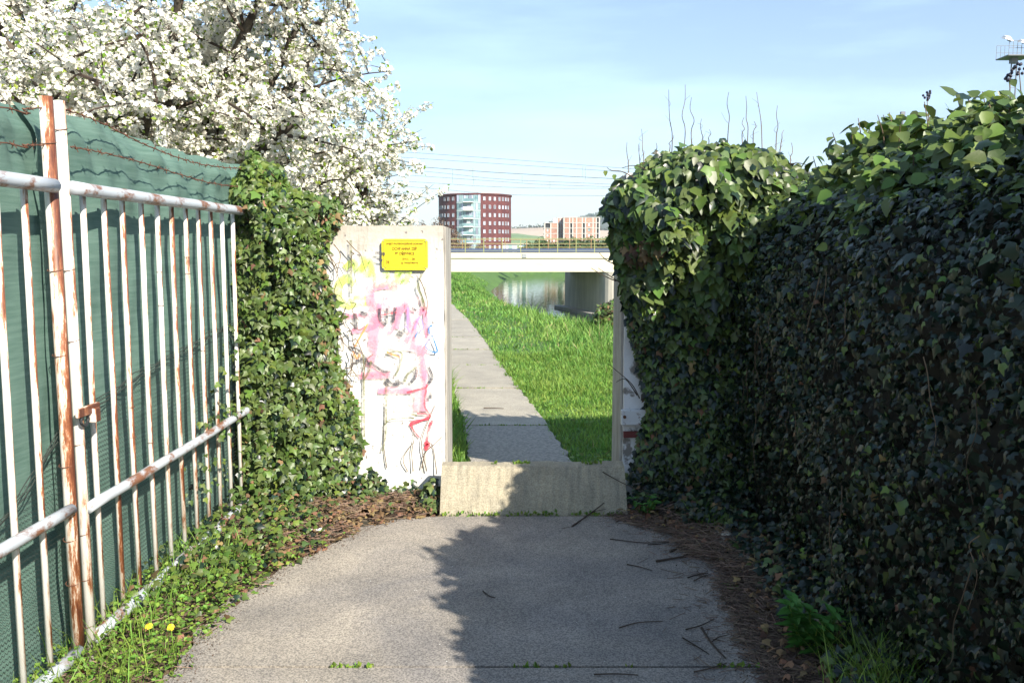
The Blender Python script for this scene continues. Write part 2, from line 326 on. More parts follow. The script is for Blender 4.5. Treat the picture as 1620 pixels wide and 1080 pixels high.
M['redpaint'] = mat('dull red paint', (.13, .025, .022), .7)

# ------------------------------------------------------------------ setting: ground, river, path
def lerp(x, pts):
    return float(np.interp(x, [p[0] for p in pts], [p[1] for p in pts]))
BANK = [(-40, 9), (6, 4.4), (12, 3.3), (18, 2.3), (20, .95), (26, -.3), (36, -2.0), (60, -5.2), (80, -7.2), (112, -9.6), (155, -8), (190, -4), (240, 20), (300, 60), (400, 160), (3000, 2600)]
RIGHT = [(-40, 46), (6, 40), (60, 28), (70, 25), (146, 13), (190, 18), (240, 52), (300, 95), (400, 200), (3000, 2660)]
ROW = [(0, 0), (1, 1)]
def ground_z(x, y):
    base = -.02 if y < 5.5 else -.07
    if y > 110: base = lerp(y, [(110, -.07), (300, -.5), (3200, -.5)])
    b = lerp(y, BANK); r = lerp(y, RIGHT) if True else 0
    if x <= b: d = 0
    elif x < (b + r) / 2: d = min((x - b) * .52, 4.4)
    else: d = min(max(r + 2 - x, 0) * .52, 4.4)
    n = 0
    if y > 6: n = .06 * mn.noise(Vector((x * .35, y * .35, 0))) + (.12 * mn.noise(Vector((x * .08, y * .08, 3))) if y > 14 else 0)
    px0 = path_x(y)[0] if y < 75 else 0
    if 5.5 < y < 75 and px0 - .3 < x < px0 + 1.1: n *= .12
    k = min(d / .6, 1); return base - d + n
PATH_R = [(5.9, .5), (6.7, .463), (8.48, .307), (11.8, -.085), (15.4, -.442), (21, -1.056), (26.7, -1.81), (34, -3.3), (45, -5.8), (60, -9.6), (75, -14)]
def path_x(y):
    r = lerp(y, PATH_R); w_ = .78; return (r - w_, r)
xs = sorted(set(np.round(np.concatenate([np.arange(-14, 6, .35), np.arange(6, 40, 1.5), np.arange(-60, -14, 3), np.arange(40, 300, 15), np.arange(-300, -60, 30), np.array([-4000, -2000, -1000, -600, 500, 900, 1500, 2500, 4000])]), 3)))
ys = sorted(set(np.round(np.concatenate([np.array([-300, -100, -30, -10, -3]), np.arange(0, 40, .4), np.arange(40, 130, 1.5), np.arange(130, 420, 6), np.array([500, 700, 1000, 1500, 2500, 4000])]), 3)))
gv = np.array([(x, y, ground_z(x, y)) for y in ys for x in xs]); nx = len(xs)
gf = np.array([(j * nx + i, j * nx + i + 1, (j + 1) * nx + i + 1, (j + 1) * nx + i) for j in range(len(ys) - 1) for i in range(nx - 1)])
o = bpy.data.objects.new('ground', np_mesh('ground', gv, gf, M['soil'], True)); link(o); tag(o, kind='structure')
mb = MB(); mb.quad((-20, 8, -3.65), (260, 8, -3.65), (260, 420, -3.65), (-20, 420, -3.65)); mb.build('river_water', M['water'], kind='structure')

def sheet(name, edgeL, edgeR, z, m, y0, y1, step=.08, wob=.03, seed=0, thick=None, parent=None, kw=None, nxs=1):
    """a slab between two edges given as functions of y; ragged sides"""
    n = max(2, int((y1 - y0) / step) + 1); Y = np.linspace(y0, y1, n); v = []; f = []
    for i, y in enumerate(Y):
        a = edgeL(y) + wob * mn.noise(Vector((seed, y * 6, 0))) + wob * .5 * mn.noise(Vector((seed, y * 23, 5)))
        b = edgeR(y) + wob * mn.noise(Vector((seed + 9, y * 6, 0))) + wob * .5 * mn.noise(Vector((seed + 9, y * 23, 5)))
        e = wob * .25 * (1 if 0 < i < n - 1 else 0)
        v += [(a, y, z), (b, y, z), (a, y, z - (thick or .03)), (b, y, z - (thick or .03))]
    for i in range(n - 1):
        k = i * 4; f += [(k, k + 1, k + 5, k + 4), (k + 2, k, k + 4, k + 6), (k + 1, k + 3, k + 7, k + 5)]
    f += [(0, 2, 3, 1), (4 * n - 4, 4 * n - 3, 4 * n - 1, 4 * n - 2)]
    mb = MB(); mb.v = [Vector(q) for q in v]; mb.f = f; return mb.build(name, m, parent, **(kw or {}))
AL = [(-3, -1.0), (2.4, -1.25), (3.15, -1.31), (3.84, -1.31), (4.3, -1.18), (4.5, -1.08), (5.0, -.86), (5.12, -.72), (5.21, -.44)]
AR = [(-3, 1.1), (3.15, .98), (3.84, 1.04), (4.3, 1.06), (4.8, .95), (5.1, .70), (5.21, .66)]
AY = [-3, .2, 3.262, 5.205]
for i in range(3):
    sheet('asphalt_path' , lambda y: lerp(y, AL), lambda y: lerp(y, AR), .004, M['asphalt'], AY[i] + (.009 if i else 0), AY[i + 1] - .009, step=.03, wob=.05, seed=1, kw=dict(kind='structure'))
mb = MB(); mb.box(-1.1, 1.05, -2.9, 5.2, -.06, -.008); mb.build('joint_fill', M['gap'], kind='structure')
# threshold: a stubby ramped block between the two wall ends
thr = empty('concrete_threshold', (.11, 5.2, 0), 'stubby sloped concrete sill block filling the gap between the two flood wall ends', 'sill')
v = []; f = []; prof = [(5.215, -.05), (5.222, .006), (5.30, .135), (5.385, .25), (5.40, .262), (5.50, .268), (5.52, .255), (5.53, -.2)]
XS = np.linspace(-.437, .70, 130)
for x in XS:
    for (y, z) in prof:
        q = .010 * mn.noise(Vector((x * 5, y * 9, z * 9))) + .007 * mn.noise(Vector((x * 31, y * 31, z * 31))); v.append((x, y - q, z + q if z > 0 else z))
k = len(prof)
for i in range(len(XS) - 1):
    for j in range(k - 1): f.append((i * k + j, (i + 1) * k + j, (i + 1) * k + j + 1, i * k + j + 1))
f += [tuple(range(k)), tuple((len(XS) - 1) * k + j for j in range(k))[::-1]]
mb = MB(); mb.v = [Vector(q) for q in v]; mb.f = f; mb.o = Vector((0, 0, 0)); ob = mb.build('sill_block', M['concrete'], thr)
# path slabs
pth = empty('concrete_path', (.1, 6, -.05), 'narrow path of pale concrete slabs running from the gap towards the bridge', 'path'); pth['kind'] = 'structure'; del pth['category']
J = [5.56, 8.16, 10.4, 12.5, 14.5, 16.55, 18.6, 20.7, 22.8, 24.9, 27, 29.1, 31.2, 33.4, 36, 39, 42, 46, 50]
for i in range(len(J) - 1):
    s_ = sheet('slab', lambda y: path_x(y)[0], lambda y: path_x(y)[1], -.03 + random.uniform(-.006, .006), M['pebble'] if i == 0 else M['slab'], J[i] + .02, J[i + 1] - .02, step=.08, wob=.05, seed=20, thick=.08, parent=pth)

# ------------------------------------------------------------------ flood walls
WY = 5.65
wl = empty('flood_wall', (-.45, WY, 0), 'left whitewashed flood wall covered in pink graffiti with a yellow sign', 'wall')
mb = MB(); 
def rough_wall(mb, x0, x1, y0, y1, z0, z1, seed):
    nx_, nz_ = int((x1 - x0) / .04) + 1, int((z1 - z0) / .04) + 1; b = len(mb.v)
    for i in range(nx_ + 1):
        for j in range(nz_ + 1):
            x = x0 + (x1 - x0) * i / nx_; z = z0 + (z1 - z0) * j / nz_
            e = .006 * mn.noise(Vector((x * 6, z * 6, seed))) + .003 * mn.noise(Vector((x * 30, z * 30, seed)))
            zz = z + (.008 * mn.noise(Vector((x * 8, seed, 0))) + .005 * mn.noise(Vector((x * 33, seed, 2))) if j == nz_ else 0)
            xx = x + (.004 * mn.noise(Vector((z * 9, seed, 7))) if i in (0, nx_) else 0)
            mb.v.append(Vector((xx, y0 + .006 + e, zz)))
    for i in range(nx_):
        for j in range(nz_):
            a = b + i * (nz_ + 1) + j; mb.f.append((a, a + nz_ + 1, a + nz_ + 2, a + 1))
    # back rim
    rim = [b + i * (nz_ + 1) + nz_ for i in range(nx_ + 1)]; bb = len(mb.v)
    for r_ in rim: p = mb.v[r_].copy(); p.y = y1; mb.v.append(p)
    for i in range(nx_): mb.f.append((rim[i], rim[i + 1], bb + i + 1, bb + i))
    for col_, flip in ((0, 0), (nx_, 1)):
        cc = [b + col_ * (nz_ + 1) + j for j in range(nz_ + 1)]; b2 = len(mb.v)
        for c_ in cc: p = mb.v[c_].copy(); p.y = y1; mb.v.append(p)
        for j in range(nz_): mb.f.append((cc[j], cc[j + 1], b2 + j + 1, b2 + j) if flip else (cc[j], b2 + j, b2 + j + 1, cc[j + 1]))
    p0 = mb.v[b].copy(); n = len(mb.v)
    mb.v += [Vector((x0, y1, z0)), Vector((x1, y1, z0)), Vector((x1, y1, z1)), Vector((x0, y1, z1))]; mb.f.append((n + 1, n, n + 3, n + 2))
rough_wall(mb, -4.2, -.436, WY, 6.13, -.15, 1.752, 1); mb.build('wall_body', M['wall'], wl)
mb = MB(); mb.box(-.434, -.422, 5.70, 6.15, -.1, 1.745); mb.build('end_face', M['bareconc'], wl, label='bare grey concrete end face of the wall')
wr = empty('flood_wall', (.72, WY, 0), 'right flood wall end of flaking white paint swallowed by ivy', 'wall')
mb = MB(); rough_wall(mb, .722, 4.6, WY, 6.13, -.15, 2.08, 5); mb.build('wall_body', M['peeling'], wr)
mb = MB(); mb.box(.706, .719, 5.70, 6.15, -.1, 2.07); mb.build('end_face', M['bareconc'], wr)
p1 = atY(985, 648, WY - .03); p2 = atY(1028, 672, WY - .03)
mb = MB(); mb.box(p1.x - .01, p2.x + .01, WY - .045, WY - .002, p2.z, p1.z); br = mb.build('bracket_plate', M['whitesteel'], wr, bevel=.006)
for px in (988, 1022):
    q = atY(px, 659, WY - .045); mb = MB(); mb.tube([q + Vector((0, .004, 0)), q + Vector((0, -.014, 0))], .011, 6); mb.build('bolt', M['rust'], br)
p1 = atY(986, 682, WY - .01); p2 = atY(1010, 691, WY - .01)
mb = MB(); mb.box(p1.x, p2.x, WY - .03, WY - .002, p2.z, p1.z); mb.build('red_strip', M['redpaint'], wr)

# graffiti strokes: thin paint ribbons on the wall face
def paint(c, nm, cover=.62, dens=9):
    def al(N, L, src, surf):
        n = N.new('ShaderNodeTexNoise'); n.inputs['Scale'].default_value = dens; n.inputs['Detail'].default_value = 8; n.inputs['Roughness'].default_value = .75; L.new(src, n.inputs[0])
        r = N.new('ShaderNodeMapRange'); r.inputs[1].default_value = .38; r.inputs[2].default_value = .66; r.inputs[3].default_value = cover + .38; r.inputs[4].default_value = cover - .5; L.new(n.outputs[0], r.inputs[0])
        t = N.new('ShaderNodeBsdfTransparent'); m = N.new('ShaderNodeMixShader'); L.new(r.outputs[0], m.inputs[0]); L.new(t.outputs[0], m.inputs[1]); L.new(surf, m.inputs[2]); return m.outputs[0]
    return mat(nm, c, .8, alpha=al)
GM = {'pink': paint((.85, .28, .42), 'pink spray paint', .5), 'pale': paint((.9, .45, .55), 'pale pink spray paint', .30), 'red': paint((.75, .06, .1), 'red spray paint', .6),
      'black': paint((.05, .05, .07), 'black marker', .62, 30), 'blue': paint((.05, .2, .45), 'blue marker', .8), 'lime': paint((.6, .8, .12), 'lime spray paint', .32),
      'orange': paint((.9, .35, .1), 'orange spray paint', .65), 'purple': paint((.35, .25, .6), 'purple marker', .55), 'olive': paint((.16, .17, .08), 'dried vine stain', .6, 30)}
ST = [('lime', 14, [(562, 448), (548, 440), (536, 452), (538, 474), (552, 482), (560, 474)]), ('lime', 8, [(560, 470), (580, 470)]), ('lime', 8, [(556, 482), (582, 480)]), ('lime', 12, [(584, 428), (602, 452), (612, 434), (622, 456), (632, 430), (640, 446), (648, 420)]),
      ('lime', 10, [(545, 425), (560, 414), (566, 430), (584, 412), (590, 436)]), ('lime', 9, [(575, 405), (578, 440)]),
      ('pink', 15, [(586, 580), (592, 520), (586, 470), (588, 455), (612, 450), (630, 458)]), ('pale', 22, [(594, 600), (592, 470)]), ('pink', 9, [(548, 500), (590, 500), (594, 515), (556, 524)]),
      ('pale', 26, [(606, 476), (630, 482), (650, 478), (672, 492)]), ('pink', 7, [(600, 480), (604, 512), (616, 526), (626, 508), (630, 484)]), ('pink', 8, [(628, 520), (640, 480), (650, 520), (640, 545)]), ('pink', 8, [(654, 550), (660, 505), (672, 488), (676, 540), (668, 560)]),
      ('pale', 20, [(668, 545), (666, 650)]), ('pink', 8, [(664, 545), (672, 600), (670, 650)]), ('pale', 20, [(606, 540), (650, 545), (670, 552)]),
      ('pink', 11, [(568, 594), (620, 592)]), ('pink', 11, [(598, 617), (652, 617)]), ('pale', 13, [(624, 643), (696, 643)]),
      ('red', 3, [(676, 608), (672, 640), (680, 660), (650, 668), (664, 692)]), ('red', 4, [(684, 664), (678, 684), (674, 712)]), ('red', 7, [(672, 702), (678, 700), (674, 710)]), ('red', 3, [(660, 653), (680, 657), (648, 672)]),
      ('red', 3, [(644, 620), (676, 612)]), ('orange', 3, [(582, 512), (562, 548)]), ('orange', 4, [(558, 556), (566, 566), (572, 556)]), ('orange', 3, [(612, 556), (632, 565)]), ('red', 2.5, [(604, 498), (628, 494)]),
      ('black', 5, [(601, 487), (602, 505), (611, 514)]), ('black', 4, [(613, 487), (612, 512)]), ('black', 5, [(626, 486), (622, 510)]), ('black', 5, [(570, 493), (582, 497)]), ('black', 6, [(562, 495), (564, 520)]), ('black', 7, [(630, 524), (638, 530)]), ('black', 4, [(652, 487), (659, 491)]),
      ('black', 4, [(555, 548), (566, 552), (576, 562), (585, 576)]), ('black', 4, [(556, 576), (574, 568), (588, 574), (606, 586), (618, 586)]), ('black', 5, [(612, 600), (622, 607), (636, 604)]), ('black', 6, [(612, 604), (614, 598)]), ('black', 7, [(628, 600), (632, 608)]), ('black', 5, [(660, 584), (656, 598), (650, 604)]),
      ('black', 5, [(678, 580), (684, 596), (678, 606)]), ('black', 5, [(681, 620), (681, 630)]), ('olive', 3, [(612, 560), (622, 556), (636, 558), (634, 576), (626, 594)]), ('olive', 4, [(640, 603), (648, 588), (660, 580)]), ('olive', 3, [(588, 570), (584, 588), (576, 600)]), ('olive', 4, [(650, 654), (660, 656)]),
      ('olive', 3, [(576, 560), (577, 690)]), ('olive', 3, [(612, 610), (611, 680), (606, 712)]), ('olive', 2, [(656, 660), (620, 662), (608, 672)]),
      ('blue', 2.5, [(684, 530), (674, 548), (692, 556), (684, 530)]), ('blue', 3, [(684, 514), (679, 518), (680, 528)]), ('blue', 3, [(662, 524), (658, 532), (662, 534)]), ('purple', 3, [(656, 520), (664, 502), (670, 516), (666, 524)]), ('purple', 3, [(646, 486), (645, 520)]), ('purple', 4, [(641, 515), (650, 524)]),
      ('black', 5, [(594, 400), (610, 402)]), ('black', 4, [(597, 410), (606, 412)]), ('olive', 4, [(556, 380), (557, 470)]), ('olive', 4, [(668, 432), (662, 452), (668, 470), (674, 490)]), ('olive', 3, [(655, 440), (650, 436)])]
def smooth_path(P, n=6):
    if len(P) < 3: return P
    o_ = []; Q = [P[0]] + list(P) + [P[-1]]
    for i in range(1, len(Q) - 2):
        for k in range(n):
            t = k / n; a, b, c, d = Q[i - 1], Q[i], Q[i + 1], Q[i + 2]
            o_.append(tuple(.5 * (2 * b[j] + (c[j] - a[j]) * t + (2 * a[j] - 5 * b[j] + 4 * c[j] - d[j]) * t * t + (-a[j] + 3 * b[j] - 3 * c[j] + d[j]) * t ** 3) for j in range(len(b))))
    return o_ + [P[-1]]
for i, (cn, wd, pts) in enumerate(ST):
    yy = WY - .0045 - .00035 * i; P = [atY(x, y, WY) for x, y in pts]; P = [(p.x, p.z) for p in P]; P = smooth_path(P, 6); hw = wd / 2 * WY / FPX
    mb = MB(); L_ = []; Rr = []
    for k, p in enumerate(P):
        a = P[max(k - 1, 0)]; b = P[min(k + 1, len(P) - 1)]; d = Vector((b[0] - a[0], b[1] - a[1])).normalized(); n = Vector((-d.y, d.x)) * hw * (1 + .25 * mn.noise(Vector((k * .9, i, 0))))
        L_.append((p[0] + n.x, yy, p[1] + n.y)); Rr.append((p[0] - n.x, yy, p[1] - n.y))
    for k in range(len(P) - 1): mb.quad(L_[k], L_[k + 1], Rr[k + 1], Rr[k])
    mb.build('graffiti_stroke', GM[cn], wl)

# the yellow sign
a = atY(605, 427, WY); b = atY(677, 378, WY); sw, sh = b.x - a.x, b.z - a.z; sc_ = Vector(((a.x + b.x) / 2, WY - .02, (a.z + b.z) / 2))
sg = empty('warning_sign', sc_, 'yellow rounded plate with thin dark border and Czech lettering screwed to the white wall', 'sign')
def rrect(w_, h_, r, n=6):
    P = []
    for cx, cz, a0 in ((w_ / 2 - r, h_ / 2 - r, 0), (-w_ / 2 + r, h_ / 2 - r, 90), (-w_ / 2 + r, -h_ / 2 + r, 180), (w_ / 2 - r, -h_ / 2 + r, 270)):
        for k in range(n + 1): q = R(a0 + 90 * k / n); P.append((cx + r * math.cos(q), cz + r * math.sin(q)))
    return P
mb = MB(sc_); P = rrect(sw, sh, .025); F0 = [sc_ + Vector((x, 0, z)) for x, z in P]; B0 = [p + Vector((0, .006, 0)) for p in F0]
mb.quad(*F0[::-1]); mb.quad(*B0)
for k in range(len(P)): k2 = (k + 1) % len(P); mb.quad(F0[k], F0[k2], B0[k2], B0[k])
mb.build('plate', M['signyellow'], sg)
mb = MB(sc_); P1 = rrect(sw - .02, sh - .02, .022); P2 = rrect(sw - .027, sh - .027, .019)
for k in range(len(P1)):
    k2 = (k + 1) % len(P1); mb.quad(*[sc_ + Vector((x, -.0015, z)) for x, z in (P1[k], P2[k], P2[k2], P1[k2])])
mb.build('border_line', M['signline'], sg)
def text(body, size, x, z, align='CENTER', m=None, sx=1):
    c = bpy.data.curves.new('lettering', 'FONT'); c.body = body; c.size = size; c.align_x = align; c.align_y = 'CENTER'; c.offset = .0009
    t = bpy.data.objects.new('lettering', c); COL.objects.link(t)
    me = bpy.data.meshes.new_from_object(t); bpy.data.objects.remove(t); me.materials.clear(); me.materials.append(m or M['signtext'])
    ob = bpy.data.objects.new('lettering', me); link(ob, sg); ob.rotation_euler = (math.pi / 2, 0, 0); ob.location = (x, -.0025, z); ob.scale = (sx, 1, 1)
text('OBJEKT PROTIPOVODŇOVÉ OCHRANY', .0165, 0, .067, sx=.80)
text('OCHRANNÁ ZEĎ', .024, 0, .036, sx=.85); text('PB DŘEVNICE', .024, 0, .006, sx=.85)
text('Úsek č. 1, Zlín', .017, .025, -.028, sx=.8); text('s.p. Povodí Moravy', .017, .03, -.052, sx=.85); text('DE', .026, -.108, -.049, sx=.75)
for sx_ in (-1, 1):
    for sz_ in (-1, 1):
        q = sc_ + Vector((sx_ * (sw / 2 - .012), -.001, sz_ * (sh / 2 - .012))); mb = MB(q); mb.tube([q, q - Vector((0, .004, 0))], .004, 6); mb.build('screw', M['steel'], sg)
# stand-off so the plate is carried by the wall
mb = MB(sc_); mb.box(sc_.x - .08, sc_.x + .08, WY - .0142, WY + .002, sc_.z - .06, sc_.z + .06); mb.build('backing', M['steel'], sg)

# ------------------------------------------------------------------ gates, shade cloth, barbed wire
def gx(y): return -1.665 + .022 * (y - 3.3)
def gate(y0, y1, zt, zm, zb, barY, label, posts, grp='white barred gate leaves'):
    g = empty('metal_gate', (gx(y0), y0, 0), label, 'gate', grp)
    for nm, z, r, m in (('top_rail', zt, .026, 'rail'), ('middle_rail', zm, .022, 'rail'), ('bottom_rail', zb, .026, 'rail')):
        mb = MB(); n = 14
        mb.tube([(gx(y0 + (y1 - y0) * k / n) + .012, y0 + (y1 - y0) * k / n, z + .004 * mn.noise(Vector((k * .5, z, 0))) + (.03 * (k / n) if nm == 'middle_rail' else 0)) for k in range(n + 1)], r, 10); mb.build(nm, M[m], g, smooth=True)
    for i, y in enumerate(barY):
        mb = MB(); x = gx(y) - .028; ln = random.uniform(-.006, .006)
        top = zt - .01; bot = zb - (0 if y < y1 + .02 else .1)
        if y > y1 + .02: top = 1.25
        mb.tube([(x + ln * 0, y, bot), (x + .004 * random.uniform(-1, 1), y + ln * .5, (bot + top) / 2), (x, y + ln, top)], .0125, 8)
        mb.build('bar', M['barrust' if random.random() < .35 else 'bar'], g, smooth=True)
    for (y, r, m, z1) in posts:
        mb = MB(); mb.tube([(gx(y) - .005, y, -.05), (gx(y) - .01, y, 1.0), (gx(y) - .02, y, z1)], r, 12); p = mb.build('gate_post', M[m], g, smooth=True)
        for z in [z1 - .12, 1.5, 1.25, .82, .52, .3, .12]:
            mb = MB(); zz = z + random.uniform(-.05, .05); cx = gx(y) - .01 - .01 * zz / 2; mb.tube([(cx + math.cos(a) * (r + .003), y + math.sin(a) * (r + .003), zz + .006 * math.sin(a * 1)) for a in np.linspace(0, 2 * math.pi, 13)], .0018, 4, cap=False); mb.build('wire_tie', M['rust'], p)
    return g
def yb(px, y=480): return atX(px, y, -1.68).y
barpx = [142, 174, 201, 228, 252, 274, 294, 313, 331, 348, 364, 378, 396]
g1 = gate(3.36, 5.42, 1.83, .60, .075, [yb(p) for p in barpx], 'white barred gate leaf with rusty rails, the long one ending in the ivy', [(3.365, .020, 'bar', 2.15)])
g2 = gate(1.0, 3.24, 1.83, .60, .075, [yb(p) for p in (55, 11)] + [2.62, 2.49, 2.36, 2.23], 'white barred gate leaf with heavily rusted post cut off by the left edge', [(3.272, .024, 'postrust', 2.15)])
mb = MB(); mb.box(gx(3.3) + .012, gx(3.3) + .03, 3.3, 3.47, .965, 1.0); mb.box(gx(3.3) + .012, gx(3.3) + .045, 3.40, 3.44, .93, .985); mb.build('latch', M['postrust'], g1, bevel=.004)
q = Vector((gx(3.36) + .02, 3.355, .95)); mb = MB()
mb.tube([(q.x, q.y + .03 * math.cos(a), q.z + .022 * math.sin(a)) for a in np.linspace(0, 2 * math.pi, 12)], .006, 6, cap=False); mb.build('lock_loop', M['dark'], g1)
for k in range(9):   # loose tie wires on bars
    y = random.choice([yb(p) for p in barpx[:9]]); z = random.uniform(.7, 1.6); mb = MB(); x = gx(y) - .028
    mb.tube([(x + math.cos(a) * .0145, y + math.sin(a) * .0145, z) for a in np.linspace(0, 2 * math.pi, 9)], .0013, 3, cap=False); mb.build('wire_tie', M['rust'], g1)
q = Vector((gx(5.5), 5.5, 0)); fp = empty('fence_post', (q.x - .04, 5.5, 0), 'short pale post behind the gate end wrapped in ivy at the shade cloth corner', 'post')
mb = MB(); mb.tube([(q.x - .04, 5.5, -.1), (q.x - .04, 5.5, 2.02)], .022, 10); mb.build('post_tube', M['bar'], fp, smooth=True); mb = MB(); mb.tube([(q.x - .04, 5.5, 2.02), (q.x - .04, 5.5, 2.035)], .025, 10); mb.build('post_cap', M['rust'], fp)
# shade cloth (two lengths meeting at the posts)
NX = -1.76
def cloth(y0, y1, top, seed, lab):
    ny, nz_ = int((y1 - y0) / .02), 90; V = []
    for i in range(ny + 1):
        y = y0 + (y1 - y0) * i / ny; zt = lerp(y, top) + .008 * mn.noise(Vector((y * 9, seed, 0)))
        for j in range(nz_ + 1):
            t = j / nz_; z = -.03 + (zt + .03) * t
            hi = max(0, (z - 1.75) / .4)
            x = NX + .022 * (y - 3.3) + .022 * mn.noise(Vector((y * 2.2 + z * 1.2, z * .6, seed))) + .016 * mn.noise(Vector((y * 7 - z * 3, z * 1.5, seed + 3)))
            x += hi * (.06 * mn.noise(Vector((y * 5 + z * 4, z * 3, seed + 5))) + .035 * mn.noise(Vector((y * 13 + z * 11, z * 6, seed + 8)))) + .02 * abs(mn.noise(Vector((y * 3, z * 2.4 + y, seed))))
            x += -.05 * max(0, t - .96) / .04 if t > .96 else 0
            V.append((x, y, z))
    k = nz_ + 1; F_ = np.array([(i * k + j, i * k + j + 1, (i + 1) * k + j + 1, (i + 1) * k + j) for i in range(ny) for j in range(nz_)])
    o = bpy.data.objects.new('shade_cloth', np_mesh('shade_cloth', np.array(V), F_, M['net'], True)); link(o); return tag(o, lab, 'shade cloth')
def zX(px, py, X=NX): p = atX(px, py, X); return (p.y, p.z)
topR = [zX(115, 180), zX(160, 196), zX(200, 207), zX(250, 228), zX(290, 240), zX(340, 254), zX(383, 262), zX(405, 275)]
cloth(3.32, 5.75, topR, 1, 'creased green shade cloth stretched behind the long gate leaf up to the ivy')
NX = -1.785
cloth(1.0, 3.40, [(1, 2.13), (3.4, 2.13)], 4, 'green shade cloth behind the cut off gate leaf at the left edge')
NX = -1.76
# wire netting hung over the lower cloth: joined, too small to pick apart
V = []; F_ = []
def ribbon(p, q, w_=.0011):
    n = len(V); d = (q - p).normalized(); u = d.cross(Vector((1, 0, 0))).normalized() * w_
    V.extend([p + u, q + u, q - u, p - u]); F_.append((n, n + 1, n + 2, n + 3))
cell = .019
def nettop(y): return lerp(y, [(1, .55), (2.7, .62), (2.95, .70), (3.2, .85), (3.4, .95), (4.0, 1.04), (5.6, 1.2)]) + .02 * mn.noise(Vector((y * 5, 0, 0)))
ny = int(4.5 / cell)
for i in range(ny):
    y = 1.2 + i * cell
    for j in range(62):
        z = j * cell * 1.05
        if z > nettop(y): break
        x = NX + .022 * (y - 3.3) + .04 + .01 * mn.noise(Vector((y * 1.5, z * 1.5, 0)))
        ribbon(Vector((x, y, z)), Vector((x, y + cell / 2, z + cell * .52))); ribbon(Vector((x, y + cell / 2, z + cell * .52)), Vector((x, y + cell, z)))
wn = bpy.data.objects.new('wire_netting', np_mesh('wire_netting', np.array([tuple(v) for v in V]), np.array(F_), M['mesh'])); link(wn)
tag(wn, 'sagging dark wire netting over the lower half of the shade cloth', 'netting')
for rr in range(3):
    mb = MB(wn.location); pts = []
    for y in np.arange(1.2, 5.7, .05): pts.append((NX + .022 * (y - 3.3) + .045 + random.uniform(-.004, .004), y, nettop(y) + .012 + .02 * mn.noise(Vector((y * 8, rr * 3, 0))) - .015 * rr))
    mb.tube(pts, .0022, 4); mb.build('edge_wire', M['mesh'], wn)
# barbed wire
def barbed(pts, lab, X=-1.69):
    P = smooth_path([(X + .022 * (p[0] - 3.3), p[0], p[1]) for p in pts], 16); o_ = Vector(P[0]); e = empty('barbed_wire', o_, lab, 'barbed wire', 'barbed wire strands above the gates')
    P = [Vector(p) + Vector((.006 * mn.noise(Vector((i * .7, 0, 1))), 0, .006 * mn.noise(Vector((i * .6, 4, 1))))) for i, p in enumerate(P)]
    mb = MB(o_); mb.tube(P, .0028, 5); mb.build('strand', M['rust'], e)
    L_ = 0; nxt = .05
    for i in range(len(P) - 1):
        d = (P[i + 1] - P[i]); s = d.length
        while nxt < L_ + s:
            c = P[i] + d * ((nxt - L_) / s); mb = MB(c); dn = d.normalized()
            for k in range(2):
                a = random.uniform(0, 3.14); u = dn.orthogonal().normalized(); u.rotate(Matrix.Rotation(a, 3, dn)); u = (u + dn * .3).normalized() * .016
                mb.tube([c - u, c + u], .0016, 3)
            mb.tube([c - dn * .006, c + dn * .006], .0048, 5); mb.build('barb', M['rust'], e); nxt += .095
        L_ += s
def zB(px, py): return zX(px, py, -1.69)
barbed([(1.3, 2.1), zB(2, 168), zB(40, 172), zB(78, 170)], 'upper rusty barbed wire strand along the cloth top left of the posts')
barbed([(1.3, 1.98), zB(0, 224), zB(40, 229), zB(80, 230)], 'lower rusty barbed wire strand left of the posts')
barbed([zB(100, 172), zB(160, 196), zB(215, 225), zB(270, 248), zB(320, 262), zB(385, 268)], 'upper rusty barbed wire strand above the long gate leaf')
barbed([zB(110, 232), zB(160, 242), zB(215, 256), zB(270, 274), zB(330, 291), zB(392, 298)], 'lower rusty barbed wire strand above the long gate leaf')

# ------------------------------------------------------------------ ivy
def N3(n, s=1.0): return rng.normal(0, s, (n, 3))
_seeds = {}
def vnoise(P, sc, seed=0, oct=2):
    """cheap smooth noise for arrays: sums of sines in turned directions"""
    if seed not in _seeds:
        g = np.random.default_rng(seed + 100); _seeds[seed] = (g.normal(0, 1, (10, 3)), g.uniform(0, 6.28, 10))
    D, ph = _seeds[seed]; r = 0
    for k in range(10): r = r + np.sin((P * sc) @ D[k] * (1 + .35 * k) + ph[k]) / (1 + .25 * k)
    return r / 3.0
def inpoly(x, y, P):
    c = np.zeros(len(x), bool); n = len(P)
    for i in range(n):
        x1, y1 = P[i]; x2, y2 = P[(i + 1) % n]
        if y1 == y2: continue
        m = ((y1 > y) != (y2 > y)) & (x < (x2 - x1) * (y - y1) / (y2 - y1) + x1); c ^= m
    return c
def edgedist(x, y, P):
    d = np.full(len(x), 9.0); n = len(P)
    for i in range(n):
        a = np.array(P[i]); b = np.array(P[(i + 1) % n]); ab = b - a; t = np.clip(((x - a[0]) * ab[0] + (y - a[1]) * ab[1]) / (ab @ ab + 1e-9), 0, 1)
        d = np.minimum(d, np.hypot(x - a[0] - t * ab[0], y - a[1] - t * ab[1]))
    return d
